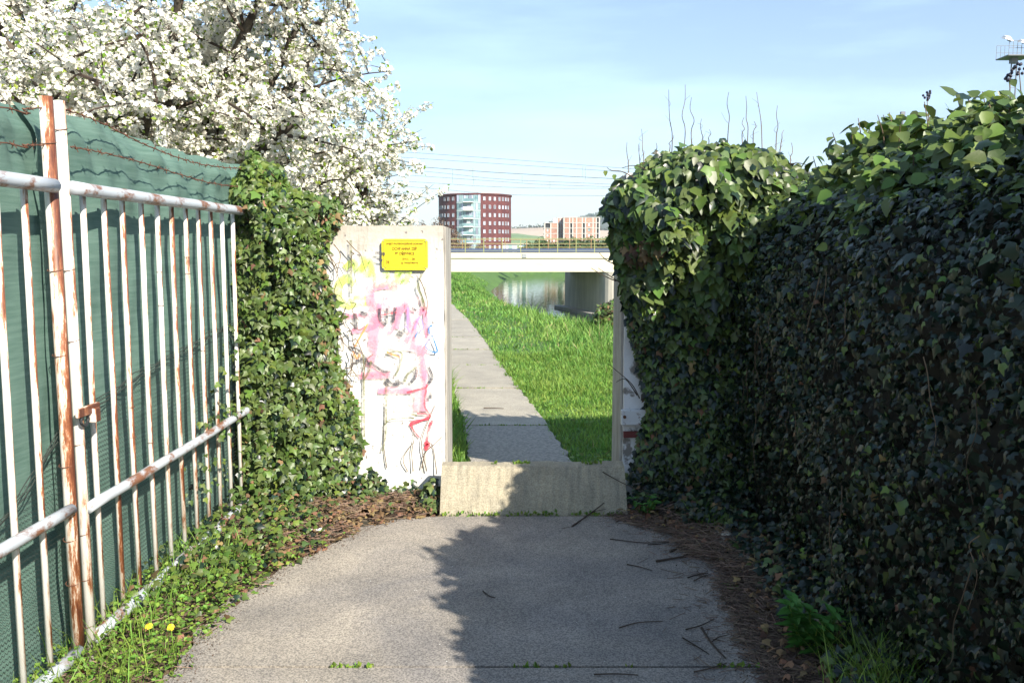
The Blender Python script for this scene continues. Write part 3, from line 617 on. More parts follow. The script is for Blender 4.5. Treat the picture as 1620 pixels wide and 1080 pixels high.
def finish_ivy(parent, P, N, T, S, kinds, nbig=300, big_ok=None):
    """kinds: array 0 plain, 1 pale, 2 dark, 3 dead, 4 oval pale, 5 oval plain"""
    sc = S * (1 if big_ok is None else big_ok); idx = pick_big(P, N, sc, nbig); used = np.zeros(len(P), bool); used[idx] = True
    spec = {0: (IVY, 'ivy'), 1: (IVY, 'ivypale'), 2: (IVY, 'ivydark'), 3: (IVY, 'deadleaf'), 4: (OVAL, 'ivypale'), 5: (OVAL, 'ivy')}
    for k, (tp, m) in spec.items():
        sel = (kinds == k) & ~used
        if sel.any(): scatter('foliage', P[sel], N[sel], T[sel], S[sel], tp, M[m], parent, curl=rng.uniform(.3, 1.8, sel.sum()), smooth=True, kind='stuff')
        sb = np.where((kinds == k) & used)[0]
        if len(sb): leaf_objects('leaf', P, N, T, S, tp, M[m], parent, sb)

# left ivy: over the wall's left part and the gate end
def poly_at(px, Y): return [(atY(x, y, Y).x, atY(x, y, Y).z) for x, y in px]
LP = poly_at([(368, 300), (392, 268), (404, 238), (440, 262), (462, 300), (500, 305), (532, 318), (540, 345), (522, 372), (512, 420), (520, 450), (536, 500), (530, 560), (546, 600), (562, 640), (566, 680), (572, 712), (556, 760), (520, 815), (360, 860), (372, 700), (378, 560), (380, 420)], WY - .08)
LP = [(x, max(z, -.02)) for x, z in LP]
liv = empty('ivy', (-1.3, 5.5, 0), 'sunlit ivy curtain between the long gate leaf and the graffiti wall', 'ivy')
n = 30000; x = rng.uniform(-2.0, -.7, n); z = rng.uniform(-.02, 2.3, n); k = inpoly(x, z, LP); x, z = x[k], z[k]; d = edgedist(x, z, LP)
lump = vnoise(np.stack([x * 1.6, z * 0, z], 1), 5.5, 3)
th = .30 * np.sqrt(np.clip(d / .3, 0, 1)) * (.75 + .35 * lump) + .02
th = np.where(z < .35, th + .12 * (1 - z / .35), th)
y = WY - .03 - th * rng.uniform(.25, 1.05, len(x)) ** .6
y = np.where(x < -1.5, np.maximum(y - .12, 5.12), y)
P = np.stack([x, y, z], 1); n = len(P)
N = np.array([.12, -1, .5]) + N3(n, .5); T = np.array([0, -.25, -1]) + N3(n, .6); S = rng.uniform(.026, .06, n) * np.where(rng.random(n) < .12, 1.25, 1)
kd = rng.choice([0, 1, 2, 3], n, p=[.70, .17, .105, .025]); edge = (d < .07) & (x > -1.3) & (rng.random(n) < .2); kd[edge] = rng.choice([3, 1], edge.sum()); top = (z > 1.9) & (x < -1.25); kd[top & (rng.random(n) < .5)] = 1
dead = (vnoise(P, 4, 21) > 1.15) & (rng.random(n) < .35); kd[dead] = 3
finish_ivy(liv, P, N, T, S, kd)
# near-black sheet added inside to stop light and darken the leaf gaps
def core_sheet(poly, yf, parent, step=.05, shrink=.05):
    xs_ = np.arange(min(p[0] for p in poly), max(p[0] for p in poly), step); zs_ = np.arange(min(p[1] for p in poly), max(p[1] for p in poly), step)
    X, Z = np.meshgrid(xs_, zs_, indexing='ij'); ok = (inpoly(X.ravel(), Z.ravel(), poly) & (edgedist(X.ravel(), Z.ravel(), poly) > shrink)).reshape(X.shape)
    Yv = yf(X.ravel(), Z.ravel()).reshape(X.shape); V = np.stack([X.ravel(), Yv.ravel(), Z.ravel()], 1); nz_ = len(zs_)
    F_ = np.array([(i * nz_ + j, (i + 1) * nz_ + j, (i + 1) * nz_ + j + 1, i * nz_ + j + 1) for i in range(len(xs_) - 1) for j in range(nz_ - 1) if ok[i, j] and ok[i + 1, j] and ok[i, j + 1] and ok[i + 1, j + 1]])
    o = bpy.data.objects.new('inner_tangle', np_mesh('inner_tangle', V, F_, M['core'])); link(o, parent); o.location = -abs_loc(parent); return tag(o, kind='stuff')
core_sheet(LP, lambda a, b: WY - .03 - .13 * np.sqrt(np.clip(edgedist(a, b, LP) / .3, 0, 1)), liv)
def vine(parent, pts, r=.004, m='stem', nm='stem'):
    P = smooth_path([tuple(p) for p in pts], 5); mb = MB(P[0]); mb.tube(P, [r * (1 - .6 * i / len(P)) for i in range(len(P))], 5, cap=False); return mb.build(nm, M[m], parent)
for i in range(34):
    px = random.uniform(505, 560); py = random.uniform(380, 720); yv = WY - random.uniform(.03, .1); a = atY(px, py, yv); pts = [a]
    for k in range(4): a = a + Vector((random.uniform(-.03, .05), random.uniform(-.01, .01), random.uniform(-.09, .02))); pts.append(a.copy())
    vine(liv, pts, .0035)
for (pts) in ([(655, 745), (652, 715), (658, 690), (650, 665)], [(678, 745), (668, 700), (680, 660), (690, 640)], [(692, 750), (688, 712), (680, 700)], [(645, 745), (640, 725), (655, 700)], [(660, 440), (668, 455), (676, 480), (673, 500)], [(612, 740), (610, 700), (612, 640)], [(577, 600), (582, 570), (590, 560)], [(668, 740), (672, 716), (690, 700), (700, 690)]):
    vine(liv, [atY(x + random.uniform(-3, 3), y, WY - random.uniform(.006, .03)) for x, y in pts], .0035)
# ivy threading the gate bars and hanging at the foot of the wall
fg = empty('ivy', (-1.66, 4.6, 0), 'thin sprigs of ivy creeping through the far bars of the long gate', 'ivy')
n = 1500; y = rng.uniform(4.35, 5.5, n); z = rng.uniform(.05, 1.5, n); k = (z < (y - 4.2) * 1.15 * (.75 + .5 * rng.random(n))) & (vnoise(np.stack([y, z, z], 1), 7, 5) > -.1); y, z = y[k], z[k]; n = len(y)
P = np.stack([-1.665 + .022 * (y - 3.3) + rng.uniform(-.09, .05, n), y, z], 1)
N = np.array([.8, -.7, .4]) + N3(n, .4); T = np.array([0, 0, -1]) + N3(n, .5); S = rng.uniform(.02, .042, n)
finish_ivy(fg, P, N, T, S, rng.choice([0, 1, 2], n, p=[.6, .25, .15]), 60)
lf = empty('ivy', (-.6, 5.3, 0), 'low ivy tufts at the foot of the graffiti wall beside the sill', 'ivy')
def tuft(cx, cy, rx, ry, h, n): 
    a = rng.uniform(0, 6.28, n); q = np.sqrt(rng.random(n)); return np.stack([cx + rx * q * np.cos(a), cy + ry * q * np.sin(a), .02 + h * (1 - q * q) * rng.uniform(.2, 1, n)], 1)
P = np.concatenate([tuft(-.9, 5.53, .13, .10, .2, 230), tuft(-1.02, 5.5, .2, .14, .2, 260), tuft(-.5, 5.42, .06, .15, .17, 230), tuft(-.66, 5.57, .10, .06, .12, 60)]); n = len(P)
P[:, 0] = np.minimum(P[:, 0], -.445)
finish_ivy(lf, P, np.array([0, -.8, .8]) + N3(n, .45), np.array([0, -.4, -.7]) + N3(n, .5), rng.uniform(.03, .055, n), rng.choice([0, 2, 3], n, p=[.6, .28, .12]), 120)

# right-hand wall ivy
RP = poly_at([(1016, 268), (1050, 240), (1090, 228), (1140, 222), (1200, 226), (1245, 240), (1275, 268), (1340, 270), (1340, 860), (1000, 765), (1016, 712), (1030, 650), (1018, 590), (1004, 540), (998, 500), (990, 465), (986, 430), (972, 380), (966, 330), (982, 288)], WY - .25)
RP = [(x, max(z, -.02)) for x, z in RP]
riv = empty('ivy', (1.2, 5.5, 0), 'bushy sunlit ivy mound swallowing the end of the right flood wall', 'ivy')
n = 30000; x = rng.uniform(.55, 2.3, n); z = rng.uniform(-.02, 2.5, n); k = inpoly(x, z, RP); x, z = x[k], z[k]; d = edgedist(x, z, RP)
def th_r(x, z):
    d = edgedist(x, z, RP); hi = np.clip((z - 1.0) / .7, 0, 1)
    return (.14 + .26 * hi) * np.sqrt(np.clip(d / .25, 0, 1)) * (.8 + .35 * vnoise(np.stack([x, z * 0, z], 1), 5, 8)) + .03
th = th_r(x, z); y = WY - .04 - th * rng.uniform(.2, 1.08, len(x)) ** .6
back = (z > 1.86) & (rng.random(len(x)) < .38); y[back] = rng.uniform(5.5, 6.3, back.sum()); z = np.where(back & (z > 2.05), z + .05 * vnoise(np.stack([x, y, y * 0], 1), 7, 15) + .02, z)
P = np.stack([x, y, z], 1); n = len(P); hi = z > 1.25 + .15 * rng.normal(0, 1, n)
N = np.array([-.15, -1, .5]) + N3(n, .42); T = np.array([0, -.3, -1]) + N3(n, .42); S = np.where(hi, rng.uniform(.045, .085, n), rng.uniform(.03, .06, n))
S = np.where(hi & (rng.random(n) < .1), rng.uniform(.085, .11, n), S)
kd = np.where(hi, rng.choice([5, 0, 4, 2, 1], n, p=[.42, .2, .14, .18, .06]), rng.choice([0, 2, 1, 3], n, p=[.5, .42, .05, .03]))
dead = (np.hypot(x - .80, (z - 1.6) * 1.6) < .12) & (rng.random(n) < .55); kd[dead] = 3
finish_ivy(riv, P, N, T, S, kd)
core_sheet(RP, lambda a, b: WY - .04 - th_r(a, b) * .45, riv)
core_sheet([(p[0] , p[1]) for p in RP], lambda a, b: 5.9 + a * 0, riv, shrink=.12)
for i, (bx, by, tx, ty) in enumerate([(1062, 240, 1058, 142), (1080, 232, 1084, 134), (1097, 228, 1094, 154), (1110, 232, 1110, 188), (1150, 222, 1153, 146), (1181, 222, 1180, 152), (1177, 222, 1177, 186), (1207, 228, 1197, 146), (1228, 232, 1230, 167), (1016, 268, 1015, 204), (1014, 266, 1010, 228), (994, 270, 992, 225), (1120, 232, 1122, 205), (1192, 224, 1193, 192), (1055, 240, 1066, 214), (1232, 232, 1240, 206), (1255, 260, 1252, 226), (1040, 245, 1038, 226)]):
    yv = 5.6 + .15 * random.random(); a = atY(bx, by, yv); b = atY(tx, ty, yv); kk = [a.lerp(b, f) + Vector((random.uniform(-.012, .012), random.uniform(-.02, .02), 0)) for f in (.25, .5, .75)]; a.z -= .12
    vine(riv, [a] + kk + [b], .0034, 'stem', 'shoot')
    for f in (.3, .55, .8):
        if random.random() < .6: c_ = a.lerp(b, f); vine(riv, [c_, c_ + Vector((random.uniform(-.02, .02), 0, .02)), c_ + Vector((random.uniform(-.045, .045), 0, random.uniform(.03, .07)))], .0014, 'stem', 'side_shoot')
for pts in ([(1010, 285), (985, 272), (968, 270), (960, 265)], [(1030, 275), (1015, 265), (1000, 262), (984, 266)], [(978, 420), (960, 412), (948, 400)], [(975, 445), (955, 436), (935, 424)], [(985, 450), (970, 440), (946, 424)], [(1012, 630), (1000, 608), (980, 590), (962, 575)], [(1008, 625), (990, 600), (975, 604)], [(1245, 262), (1262, 258), (1280, 262)]):
    vine(riv, [atY(x, y, 5.5) for x, y in pts], .004, 'twig')
for px, py in ((958, 270), (972, 276)):
    p = atY(px, py, 5.48); o = leaf_objects('leaf', np.array([p]), np.array([(-.2, -1, .3)]), np.array([(0, 0, -1.)]), np.array([.035]), OVAL, M['ivypale'], riv, [0])

# right-hand hedge along the path
HZ = [(-4, 2.0), (.5, 2.02), (1.0, 2.2), (1.7, 2.32), (2.15, 2.46), (2.5, 2.14), (2.75, 2.08), (3.46, 2.10), (3.9, 2.12), (4.24, 2.2), (4.75, 2.14), (5.5, 2.02)]  # near stretch, out of view, is raised to shape the asphalt shadow
PROF = np.array([(1.45, 0), (1.42, .2), (1.38, .42), (1.36, .62), (1.38, .76), (1.52, .86), (1.8, .96), (2.05, 1.0), (2.3, .95), (2.45, .78), (2.5, .4), (2.5, 0)])
_ac = np.concatenate([[0], np.cumsum(np.hypot(np.diff(PROF[:, 0]), np.diff(PROF[:, 1]) * 2))]); _ac /= _ac[-1]
def hedge_pt(u, y):
    x = np.interp(u, _ac, PROF[:, 0]); zz = np.interp(u, _ac, PROF[:, 1]); h = np.interp(y, [p[0] for p in HZ], [p[1] for p in HZ])
    e = 1e-3; x2 = np.interp(u + e, _ac, PROF[:, 0]) - np.interp(u - e, _ac, PROF[:, 0]); z2 = (np.interp(u + e, _ac, PROF[:, 1]) - np.interp(u - e, _ac, PROF[:, 1])) * 2
    nn = np.stack([-z2, 0 * x, x2], 1); nn = nrm(nn); P = np.stack([x, y, zz * h], 1)
    b = .09 * vnoise(P, 3.2, 11) + .05 * vnoise(P, 8, 12); return P + nn * b[:, None], nn
hd = empty('ivy_hedge', (1.8, 3, 0), 'tall dark ivy hedge filling the right side in its own shade', 'hedge')
nA = 46000; y = rng.uniform(.55, 5.62, nA); u = rng.random(nA) ** 1.0 * .66
Pa, Na = hedge_pt(u, y)
nB = 6500; yb_ = rng.uniform(-3.6, .6, nB); ub = rng.random(nB); Pb, Nb = hedge_pt(ub, yb_)
nC = 3500; yc = rng.uniform(.5, 5.9, nC); uc = rng.uniform(.7, 1, nC); Pc, Nc = hedge_pt(uc, yc)
P = np.concatenate([Pa, Pb, Pc]); N0 = np.concatenate([Na, Nb, Nc]); n = len(P); uu = np.concatenate([u, ub, uc])
hol = vnoise(P, 9, 14); P = P + N0 * (rng.uniform(-.13, .03, n) + np.where(rng.random(n) < .10, rng.uniform(0, .09, n), 0) + .055 * hol)[:, None] + N3(n, .012)
topn = np.clip((P[:, 2] - 1.75) / .25, 0, 1)[:, None]; N = N0 + np.array([0, -.1, .3]) + topn * np.array([.25, -1.1, .05]) + N3(n, .6); T = np.array([0, -.1, -1]) + N0 * .35 + N3(n, .6)
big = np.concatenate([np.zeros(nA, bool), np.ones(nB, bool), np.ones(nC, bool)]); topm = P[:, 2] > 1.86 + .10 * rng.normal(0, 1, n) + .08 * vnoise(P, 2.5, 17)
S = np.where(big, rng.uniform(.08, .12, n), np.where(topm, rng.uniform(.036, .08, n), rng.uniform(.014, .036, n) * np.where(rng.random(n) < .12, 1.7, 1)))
kd = np.where(topm, rng.choice([0, 5, 4, 2, 1], n, p=[.2, .38, .24, .08, .1]), rng.choice([2, 0, 1, 3], n, p=[.88, .10, .014, .006]))  # pale leaves on the lit crest, shade-dark ones below: light put into colour
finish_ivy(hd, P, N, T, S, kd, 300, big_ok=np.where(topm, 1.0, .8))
# crest sprigs: stems with drooping big leaves that break the outline
PP = []; NN = []; TT = []; SS = []
for i in range(74):
    y0 = random.uniform(2.6, 5.4) if i < 60 else random.uniform(.6, 2.6); b, _n = hedge_pt(np.array([random.uniform(.42, .55)]), np.array([y0])); b = Vector(b[0]) - Vector((0, 0, .04)); h = random.uniform(.08, .2) * (1.15 if 3.9 < y0 < 5 else .7); lean = Vector((random.uniform(-.3, .2), random.uniform(-.3, .3), 1))
    t = b + lean * h; vine(hd, [b, (b + t) / 2 + Vector((.01, 0, 0)), t], .004, 'stem', 'sprig')
    for k in range(random.randint(6, 11)):
        f = random.uniform(.25, 1.02); a = random.uniform(0, 6.28); o_ = Vector((math.cos(a), math.sin(a), 0)); p = b + (t - b) * f + o_ * .02
        PP.append(p); NN.append(o_ * .6 + Vector((0, 0, .8)) + Vector(rng.normal(0, .2, 3))); TT.append(o_ + Vector((0, 0, random.uniform(-1.2, .4)))); SS.append(random.uniform(.045, .085))
P = np.array(PP); N = np.array(NN); T = np.array(TT); S = np.array(SS)
for k_, m_ in ((0, 'ivy'), (1, 'ivypale')):
    sel = (np.arange(len(P)) % 3 == 0) == bool(k_); scatter('foliage', P[sel], N[sel], T[sel], S[sel], OVAL, M[m_], hd, curl=rng.uniform(.3, 2, sel.sum()), smooth=True, kind='stuff')
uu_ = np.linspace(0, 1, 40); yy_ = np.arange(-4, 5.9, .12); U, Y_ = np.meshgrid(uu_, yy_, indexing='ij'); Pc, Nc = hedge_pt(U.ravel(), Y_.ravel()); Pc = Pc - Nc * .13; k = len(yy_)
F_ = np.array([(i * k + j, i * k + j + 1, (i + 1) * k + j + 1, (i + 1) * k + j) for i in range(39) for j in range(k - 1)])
o = bpy.data.objects.new('inner_tangle', np_mesh('inner_tangle', Pc, F_, M['core'])); link(o, hd); o.location = -abs_loc(hd); tag(o, kind='stuff')  # solid dark core added so no light leaks through the hedge
for (px, py, Y, r) in ((1466, 152, 4.27, .035), (1546, 172, 3.8, .03), (1612, 108, 3.5, .04), (1596, 122, 3.56, .03), (1440, 186, 4.44, .02)):
    c = atY(px, py, Y); q = c - Vector((-.02, 0, .14)); bc = vine(hd, [q, (q + c) / 2, c], .003, 'stem', 'berry_stalk')
    mb = MB(c)
    for k in range(14): d = Vector(rng.normal(0, 1, 3)).normalized() * r * random.uniform(.4, 1); mb.ball(c + d * .8, .0065, 5)
    mb.build('berry_cluster', M['berry'], hd, smooth=True)
for i in range(26):   # hanging vines on the hedge face
    y0 = random.uniform(1.6, 5.2); p, nn_ = hedge_pt(np.array([random.uniform(.1, .33)]), np.array([y0])); a = Vector(p[0]) + Vector((-.03, 0, 0)); pts = [a]
    for k in range(4): a = a + Vector((random.uniform(-.015, .01), random.uniform(-.05, .05), -random.uniform(.03, .12))); pts.append(a.copy())
    vine(hd, pts, .0022, 'stem')

# ------------------------------------------------------------------ blossom trees
def blossom_tree(base, crown, lab, seed, nl=13, nsub=9, ntw=9, trunk_r=.16, fl=5, fs=.017, split=1.4, keep=None):
    rs = random.Random(seed); g = np.random.default_rng(seed); B = Vector(base); t = empty('cherry_tree', B, lab, 'tree')
    C = Vector(crown[0]); rad = Vector(crown[1]); fork = B + Vector((rs.uniform(-.2, .2), 0, split))
    mb = MB(B); mb.tube([B - Vector((0, 0, .1)), B + Vector((.05, .02, split * .5)), fork], [trunk_r * 1.2, trunk_r, trunk_r * .85], 10); mb.build('trunk', M['barkmoss'], t, smooth=True)
    tw = MB(B); pos = []
    def curve(a, b, sag, n=5):
        m_ = (a + b) / 2 + Vector((rs.uniform(-1, 1), rs.uniform(-1, 1), rs.uniform(-.3, 1))) * sag; return [a * (1 - s) ** 2 + m_ * 2 * s * (1 - s) + b * s * s for s in [k / n for k in range(n + 1)]]
    for i in range(nl):
        a = 2 * math.pi * (i + rs.random() * .6) / nl; el = rs.uniform(-.45, 1.0); q = rs.uniform(.55, .8)
        tgt = C + Vector((math.cos(a) * math.cos(el) * rad.x, math.sin(a) * math.cos(el) * rad.y, math.sin(el) * rad.z)) * q
        L1 = curve(fork, tgt, .35, 8); mb = MB(fork); mb.tube(L1, [trunk_r * .55 * (1 - .8 * k / 8) for k in range(9)], 7); mb.build('limb', M['bark'], t, smooth=True)
        for j in range(nsub):
            s0 = L1[rs.randint(3, 8)]; d = Vector((rs.gauss(0, 1), rs.gauss(0, 1), rs.gauss(.1, .8))).normalized(); e = s0 + Vector((d.x * rad.x, d.y * rad.y, d.z * rad.z)) * rs.uniform(.25, .5)
            r_ = Vector(((e.x - C.x) / rad.x, (e.y - C.y) / rad.y, (e.z - C.z) / rad.z))
            if keep and not keep(e): e = s0 + (e - s0) * .25
            r_ = Vector(((e.x - C.x) / rad.x, (e.y - C.y) / rad.y, (e.z - C.z) / rad.z))
            if r_.length > 1.05: e = C + Vector((r_.x * rad.x, r_.y * rad.y, r_.z * rad.z)) * (1.05 / r_.length)
            L2 = curve(s0, e, .18, 6); tw.tube(L2, [.018 * (1 - .8 * k / 6) for k in range(7)], 5, cap=False)
            for q_ in range(ntw):
                s1 = L2[rs.randint(1, 6)]; dd = Vector((rs.gauss(0, 1), rs.gauss(0, 1), rs.gauss(.15, .8))).normalized(); e2 = s1 + dd * rs.uniform(.25, .65)
                if keep and not keep(e2): continue
                L3 = curve(s1, e2, .06, 4); tw.tube(L3, [.006, .005, .004, .003, .0015], 3, cap=False)
                m_ = int((e2 - s1).length / .038)
                for k in range(m_):
                    f = (k + rs.random()) / m_; f = f * 4; i0 = min(int(f), 3); pos.append(tuple(L3[i0].lerp(L3[i0 + 1], f - i0)) + (dd.x, dd.y, dd.z))
    ob = tw.build('branches', M['twig'], t, kind='stuff')
    Q = np.array(pos); P0 = Q[:, :3]; D0 = Q[:, 3:]
    dens = (vnoise(P0, 1.7, seed) > -.8) & (g.random(len(P0)) < .62); P0, D0 = P0[dens], D0[dens]
    Pf = np.repeat(P0, fl + 1, 0); n = len(Pf); off = nrm(g.normal(0, 1, (n, 3))); Pf = Pf + off * g.uniform(.012, .042, (n, 1))
    Nf = off + g.normal(0, .35, (n, 3)); Nf = Nf + np.array([.2, -.4, .4]); scatter('blossom', Pf, Nf, g.normal(0, 1, (n, 3)), g.uniform(.8, 1.15, n) * fs, FLOWER, M['petal'], t, kind='stuff')
    k = g.random(len(P0)) < .85; Pl = np.repeat(P0[k], 2, 0); Dl = np.repeat(D0[k], 2, 0); n = len(Pl)
    scatter('young_leaves', Pl + g.normal(0, .018, (n, 3)), g.normal(0, 1, (n, 3)) + [0, 0, .5], Dl + g.normal(0, .8, (n, 3)), g.uniform(.025, .048, n), SMALL, M['newleaf'], t, kind='stuff')
    return t
blossom_tree((-3.5, 8.3, 0), ((-3.25, 8.0, 3.0), (2.55, 1.7, 1.95)), 'big white blossoming cherry tree behind the flood wall and shade cloth', 5, nl=19, nsub=13, ntw=10, fl=6, fs=.019, keep=lambda p: p.z > 1.6 and p.y > 6.15 and p.x < -.75 - .32 * max(p.z - 2.2, 0))
blossom_tree((-2.0, 8.9, 0), ((-2.0, 8.5, 2.25), (1.25, 1.1, .8)), 'low spreading cherry tree in white blossom just over the graffiti wall', 15, nl=12, nsub=9, ntw=8, trunk_r=.09, fl=6, fs=.019, split=1.0, keep=lambda p: p.y > 6.4)
blossom_tree((-6.2, 10.5, 0), ((-6.0, 10.5, 3.4), (3.0, 2.2, 2.3)), 'white blossoming cherry tree with dark limbs at the upper left', 9, nl=15, nsub=11, ntw=9, trunk_r=.2, fl=6, fs=.023)

# concrete pole seen through the blossom
q = atY(475, 200, 16); pl = empty('concrete_pole', (q.x, 16, 0), 'slim grey concrete pole half hidden by the blossom', 'pole')
mb = MB(pl.location); mb.tube([(q.x, 16, -.2), (q.x, 16, 4.6)], [.12, .075], 8); mb.build('pole_shaft', M['frame'], pl, smooth=True)
mb = MB(pl.location); mb.box(q.x - .14, q.x + .14, 15.95, 16.05, 4.46, 4.52); mb.build('crossbar', M['steel'], pl)

# ------------------------------------------------------------------ grass beyond the wall
def grass_patch(name, n, xr, yr, ok, h, wd, m, zf=None, lean=.35, **kw):
    x = rng.uniform(*xr, n); y = yr[0] + (yr[1] - yr[0]) * rng.random(n) ** kw.pop('pw', 1.4); k = ok(x, y); x, y = x[k], y[k]; n = len(x)
    z = np.array([ground_z(a, b) for a, b in zip(x, y)]) if zf is None else zf(x, y); P = np.stack([x, y, z - .01], 1)
    a = rng.uniform(0, 6.28, n); N = np.stack([np.cos(a), np.sin(a), np.zeros(n)], 1); T = np.array([0, 0, 1.]) + N3(n, lean) * [1, 1, .1]
    cl = 1 + .45 * vnoise(P, 2.2, 31); hh = h(x, y) * rng.uniform(.5, 1.15, n) * cl; ww = wd(x, y) * rng.uniform(.7, 1.3, n)
    return scatter(name, P, N, T, np.stack([ww / .06, hh, hh], 1), BLADE, m, curl=rng.uniform(.3, 2.5, n), kind='stuff', **kw)
bx = lambda y: np.interp(y, [p[0] for p in BANK], [p[1] for p in BANK]); pr = lambda y: np.interp(y, [p[0] for p in PATH_R], [p[1] for p in PATH_R])
def okg(x, y): r = pr(y) + .03 * np.sin(y * 7) + .02 * np.sin(y * 23); l = r - .80; return ((x > r) | (x < l)) & (x < bx(y) + 3.5) & ((x < -.1) | (x > -.1)) & (x > -.11 * y - .7) & (x < .17 * y + .8)
tall = lambda x, y: np.clip((x - pr(y) - .8) / 1.4, 0, 1) * np.clip((y - 8) / 6, 0, 1)
grass_patch('short_grass', 95000, (-2.2, 3.2), (5.58, 14), okg, lambda x, y: .05 + .05 * np.clip((y - 6) / 5, 0, 1) + .10 * tall(x, y) + .10 * (x < pr(y) - .8), lambda x, y: .005 + .0006 * y, M['grass'], label='short bright green grass either side of the concrete path')
grass_patch('bank_grass', 70000, (-7, 7), (12, 46), okg, lambda x, y: .10 + .22 * tall(x, y), lambda x, y: .004 + .0011 * y, M['grasstall'], pw=1.7, label='long green grass along the river bank edge')
grass_patch('far_bank_grass', 40000, (-16, 6), (40, 125), lambda x, y: (x < bx(y) + 6) & (x > -.10 * y - 1) & ((x < pr(y) - .8) | (x > pr(y)) | (y > 74)), lambda x, y: .25 + 0 * x, lambda x, y: .06 + 0 * x, M['grasstall'], pw=1.2, label='green grass slope running under the bridge')
x = rng.uniform(-2.2, 3.2, 9000); y = 5.7 + 12 * rng.random(9000) ** 1.3; k = okg(x, y) & (vnoise(np.stack([x, y, x * 0], 1), 2.4, 61) > .25); x, y = x[k], y[k]; n = len(x)
z = np.array([ground_z(a, b) for a, b in zip(x, y)]) + rng.uniform(.02, .09, n); scatter('bank_weeds', np.stack([x, y, z], 1), N3(n, .4) + [0, -.2, 1], N3(n), rng.uniform(.02, .045, n), OVAL, M['weed'], smooth=True, kind='stuff', label='broad leaved weeds patched through the grass beyond the wall')
grass_patch('straw', 3600, (-4, 5), (6, 34), lambda x, y: okg(x, y) & (vnoise(np.stack([x, y, x * 0], 1), 1.3, 62) > -.1), lambda x, y: .10 + .22 * tall(x, y), lambda x, y: .003 + .0007 * y, M['straw'], lean=.7, label='dry straw stalks mixed into the green bank grass')
# joint grass on the path and sill lip
mbP = []
for jy in J[1:6]:
    for k in range(90):
        if mn.noise(Vector((k * .11, jy, 0))) > -.1: mbP.append((path_x(jy)[0] + .78 * k / 90, jy + random.uniform(-.015, .015), -.04))
for k in range(260):
    xx = -.3 + .95 * random.random()
    if mn.noise(Vector((xx * 7, 0, 3))) > .05: mbP.append((xx, 5.46 + random.uniform(-.02, .02), .262))
for k in range(260):
    xx = -1.05 + 2 * random.random()
    if mn.noise(Vector((xx * 4, 8, 3))) > .1: mbP.append((xx, 3.262 + random.uniform(-.01, .01), 0))
for k in range(170):
    xx = -.43 + 1.1 * random.random()
    if mn.noise(Vector((xx * 5, 2, 9))) > -.15: mbP.append((xx, 5.205 + random.uniform(-.012, .006), .004 + .02 * random.random() ** 2))
P = np.array(mbP); n = len(P); scatter('joint_moss', P, N3(n) * [1, 1, .1], np.array([0, 0, .6]) + N3(n, .6), rng.uniform(.012, .03, n), SMALL, M['weed'], kind='stuff', label='small weeds sprouting in the slab joints')
# ivy-covered stump on the bank
q = Vector((2.05, 17.8, ground_z(2.05, 17.8) - .18)); sh = empty('shrub', q, 'rounded leafy shrub at the bank edge beside the right wall', 'shrub')
n = 1500; D = nrm(N3(n)); P = np.array(q) + np.array([0, 0, .42]) + D * [.42, .42, .42] * rng.uniform(.75, 1.05, (n, 1)); kd = rng.choice([0, 1, 3], n, p=[.5, .3, .2])
for k_, m_ in ((0, 'ivy'), (1, 'ivypale'), (3, 'deadleaf')): s_ = kd == k_; scatter('foliage', P[s_], D[s_] + N3(s_.sum(), .4), N3(s_.sum()) + [0, 0, -.6], rng.uniform(.06, .11, s_.sum()), IVY, M[m_], sh, kind='stuff')
mb = MB(q); mb.tube([q - Vector((0, 0, .1)), q + Vector((0, 0, .7))], [.12, .08], 7); mb.build('stump', M['bark'], sh)

# ------------------------------------------------------------------ verge on the left
def vergeok(x, y): r = np.interp(y, [p[0] for p in AL], [p[1] for p in AL]) + .05 * vnoise(np.stack([x, y, 0 * x], 1), 9, 40); return (x < r + .05) & (x > -1.74 + .022 * (y - 3.3))
def vz(x, y): return .04 * np.clip((np.interp(y, [p[0] for p in AL], [p[1] for p in AL]) - x) / .2, 0, 1)
def pts_verge(n, y0, y1, f=None):
    x = rng.uniform(-1.75, -.42, n); y = rng.uniform(y0, y1, n); k = vergeok(x, y) & ((y < 5.2) | (x < -.46))
    if f is not None: k &= f(x, y)
    x, y = x[k], y[k]; return x, y
x, y = pts_verge(13000, 2.2, 4.9, lambda x, y: rng.random(len(x)) < np.clip((4.9 - y) / 1.0, .1, 1)); n = len(x)
P = np.stack([x, y, vz(x, y) + rng.random(n) ** 2 * .09], 1); scatter('ground_weeds', P, np.array([0, -.2, 1]) + N3(n, .4), N3(n) * [1, 1, .3], rng.uniform(.012, .03, n), SMALL, M['weed'], kind='stuff', label='small leafy weeds along the foot of the gate')
x, y = pts_verge(2600, 2.2, 4.5, lambda x, y: (x < -1.35 + .15 * vnoise(np.stack([x, y, 0 * x], 1), 4, 41))); n = len(x); a = rng.uniform(0, 6.28, n); hh = rng.uniform(.06, .2, n)
scatter('verge_grass', np.stack([x, y, vz(x, y)], 1), np.stack([np.cos(a), np.sin(a), 0 * a], 1), np.array([0, 0, 1.]) + N3(n, .35), np.stack([rng.uniform(.05, .09, n), hh, hh], 1), BLADE, M['grass'], curl=rng.uniform(.5, 2.5, n), kind='stuff', label='grass tufts against the bottom rail of the gate')
x, y = pts_verge(4300, 3.4, 5.6, lambda x, y: (rng.random(len(x)) < np.clip((y - 3.5) / .9, 0, 1)) & (rng.random(len(x)) < np.clip((-.98 - x) / .35, .07, 1))); n = len(x)
P = np.stack([x, y, vz(x, y) + rng.random(n) * .12], 1); gi = empty('ground_ivy', (-1.3, 4.6, 0), 'ivy spreading over the ground in front of the ivy curtain', 'ivy')
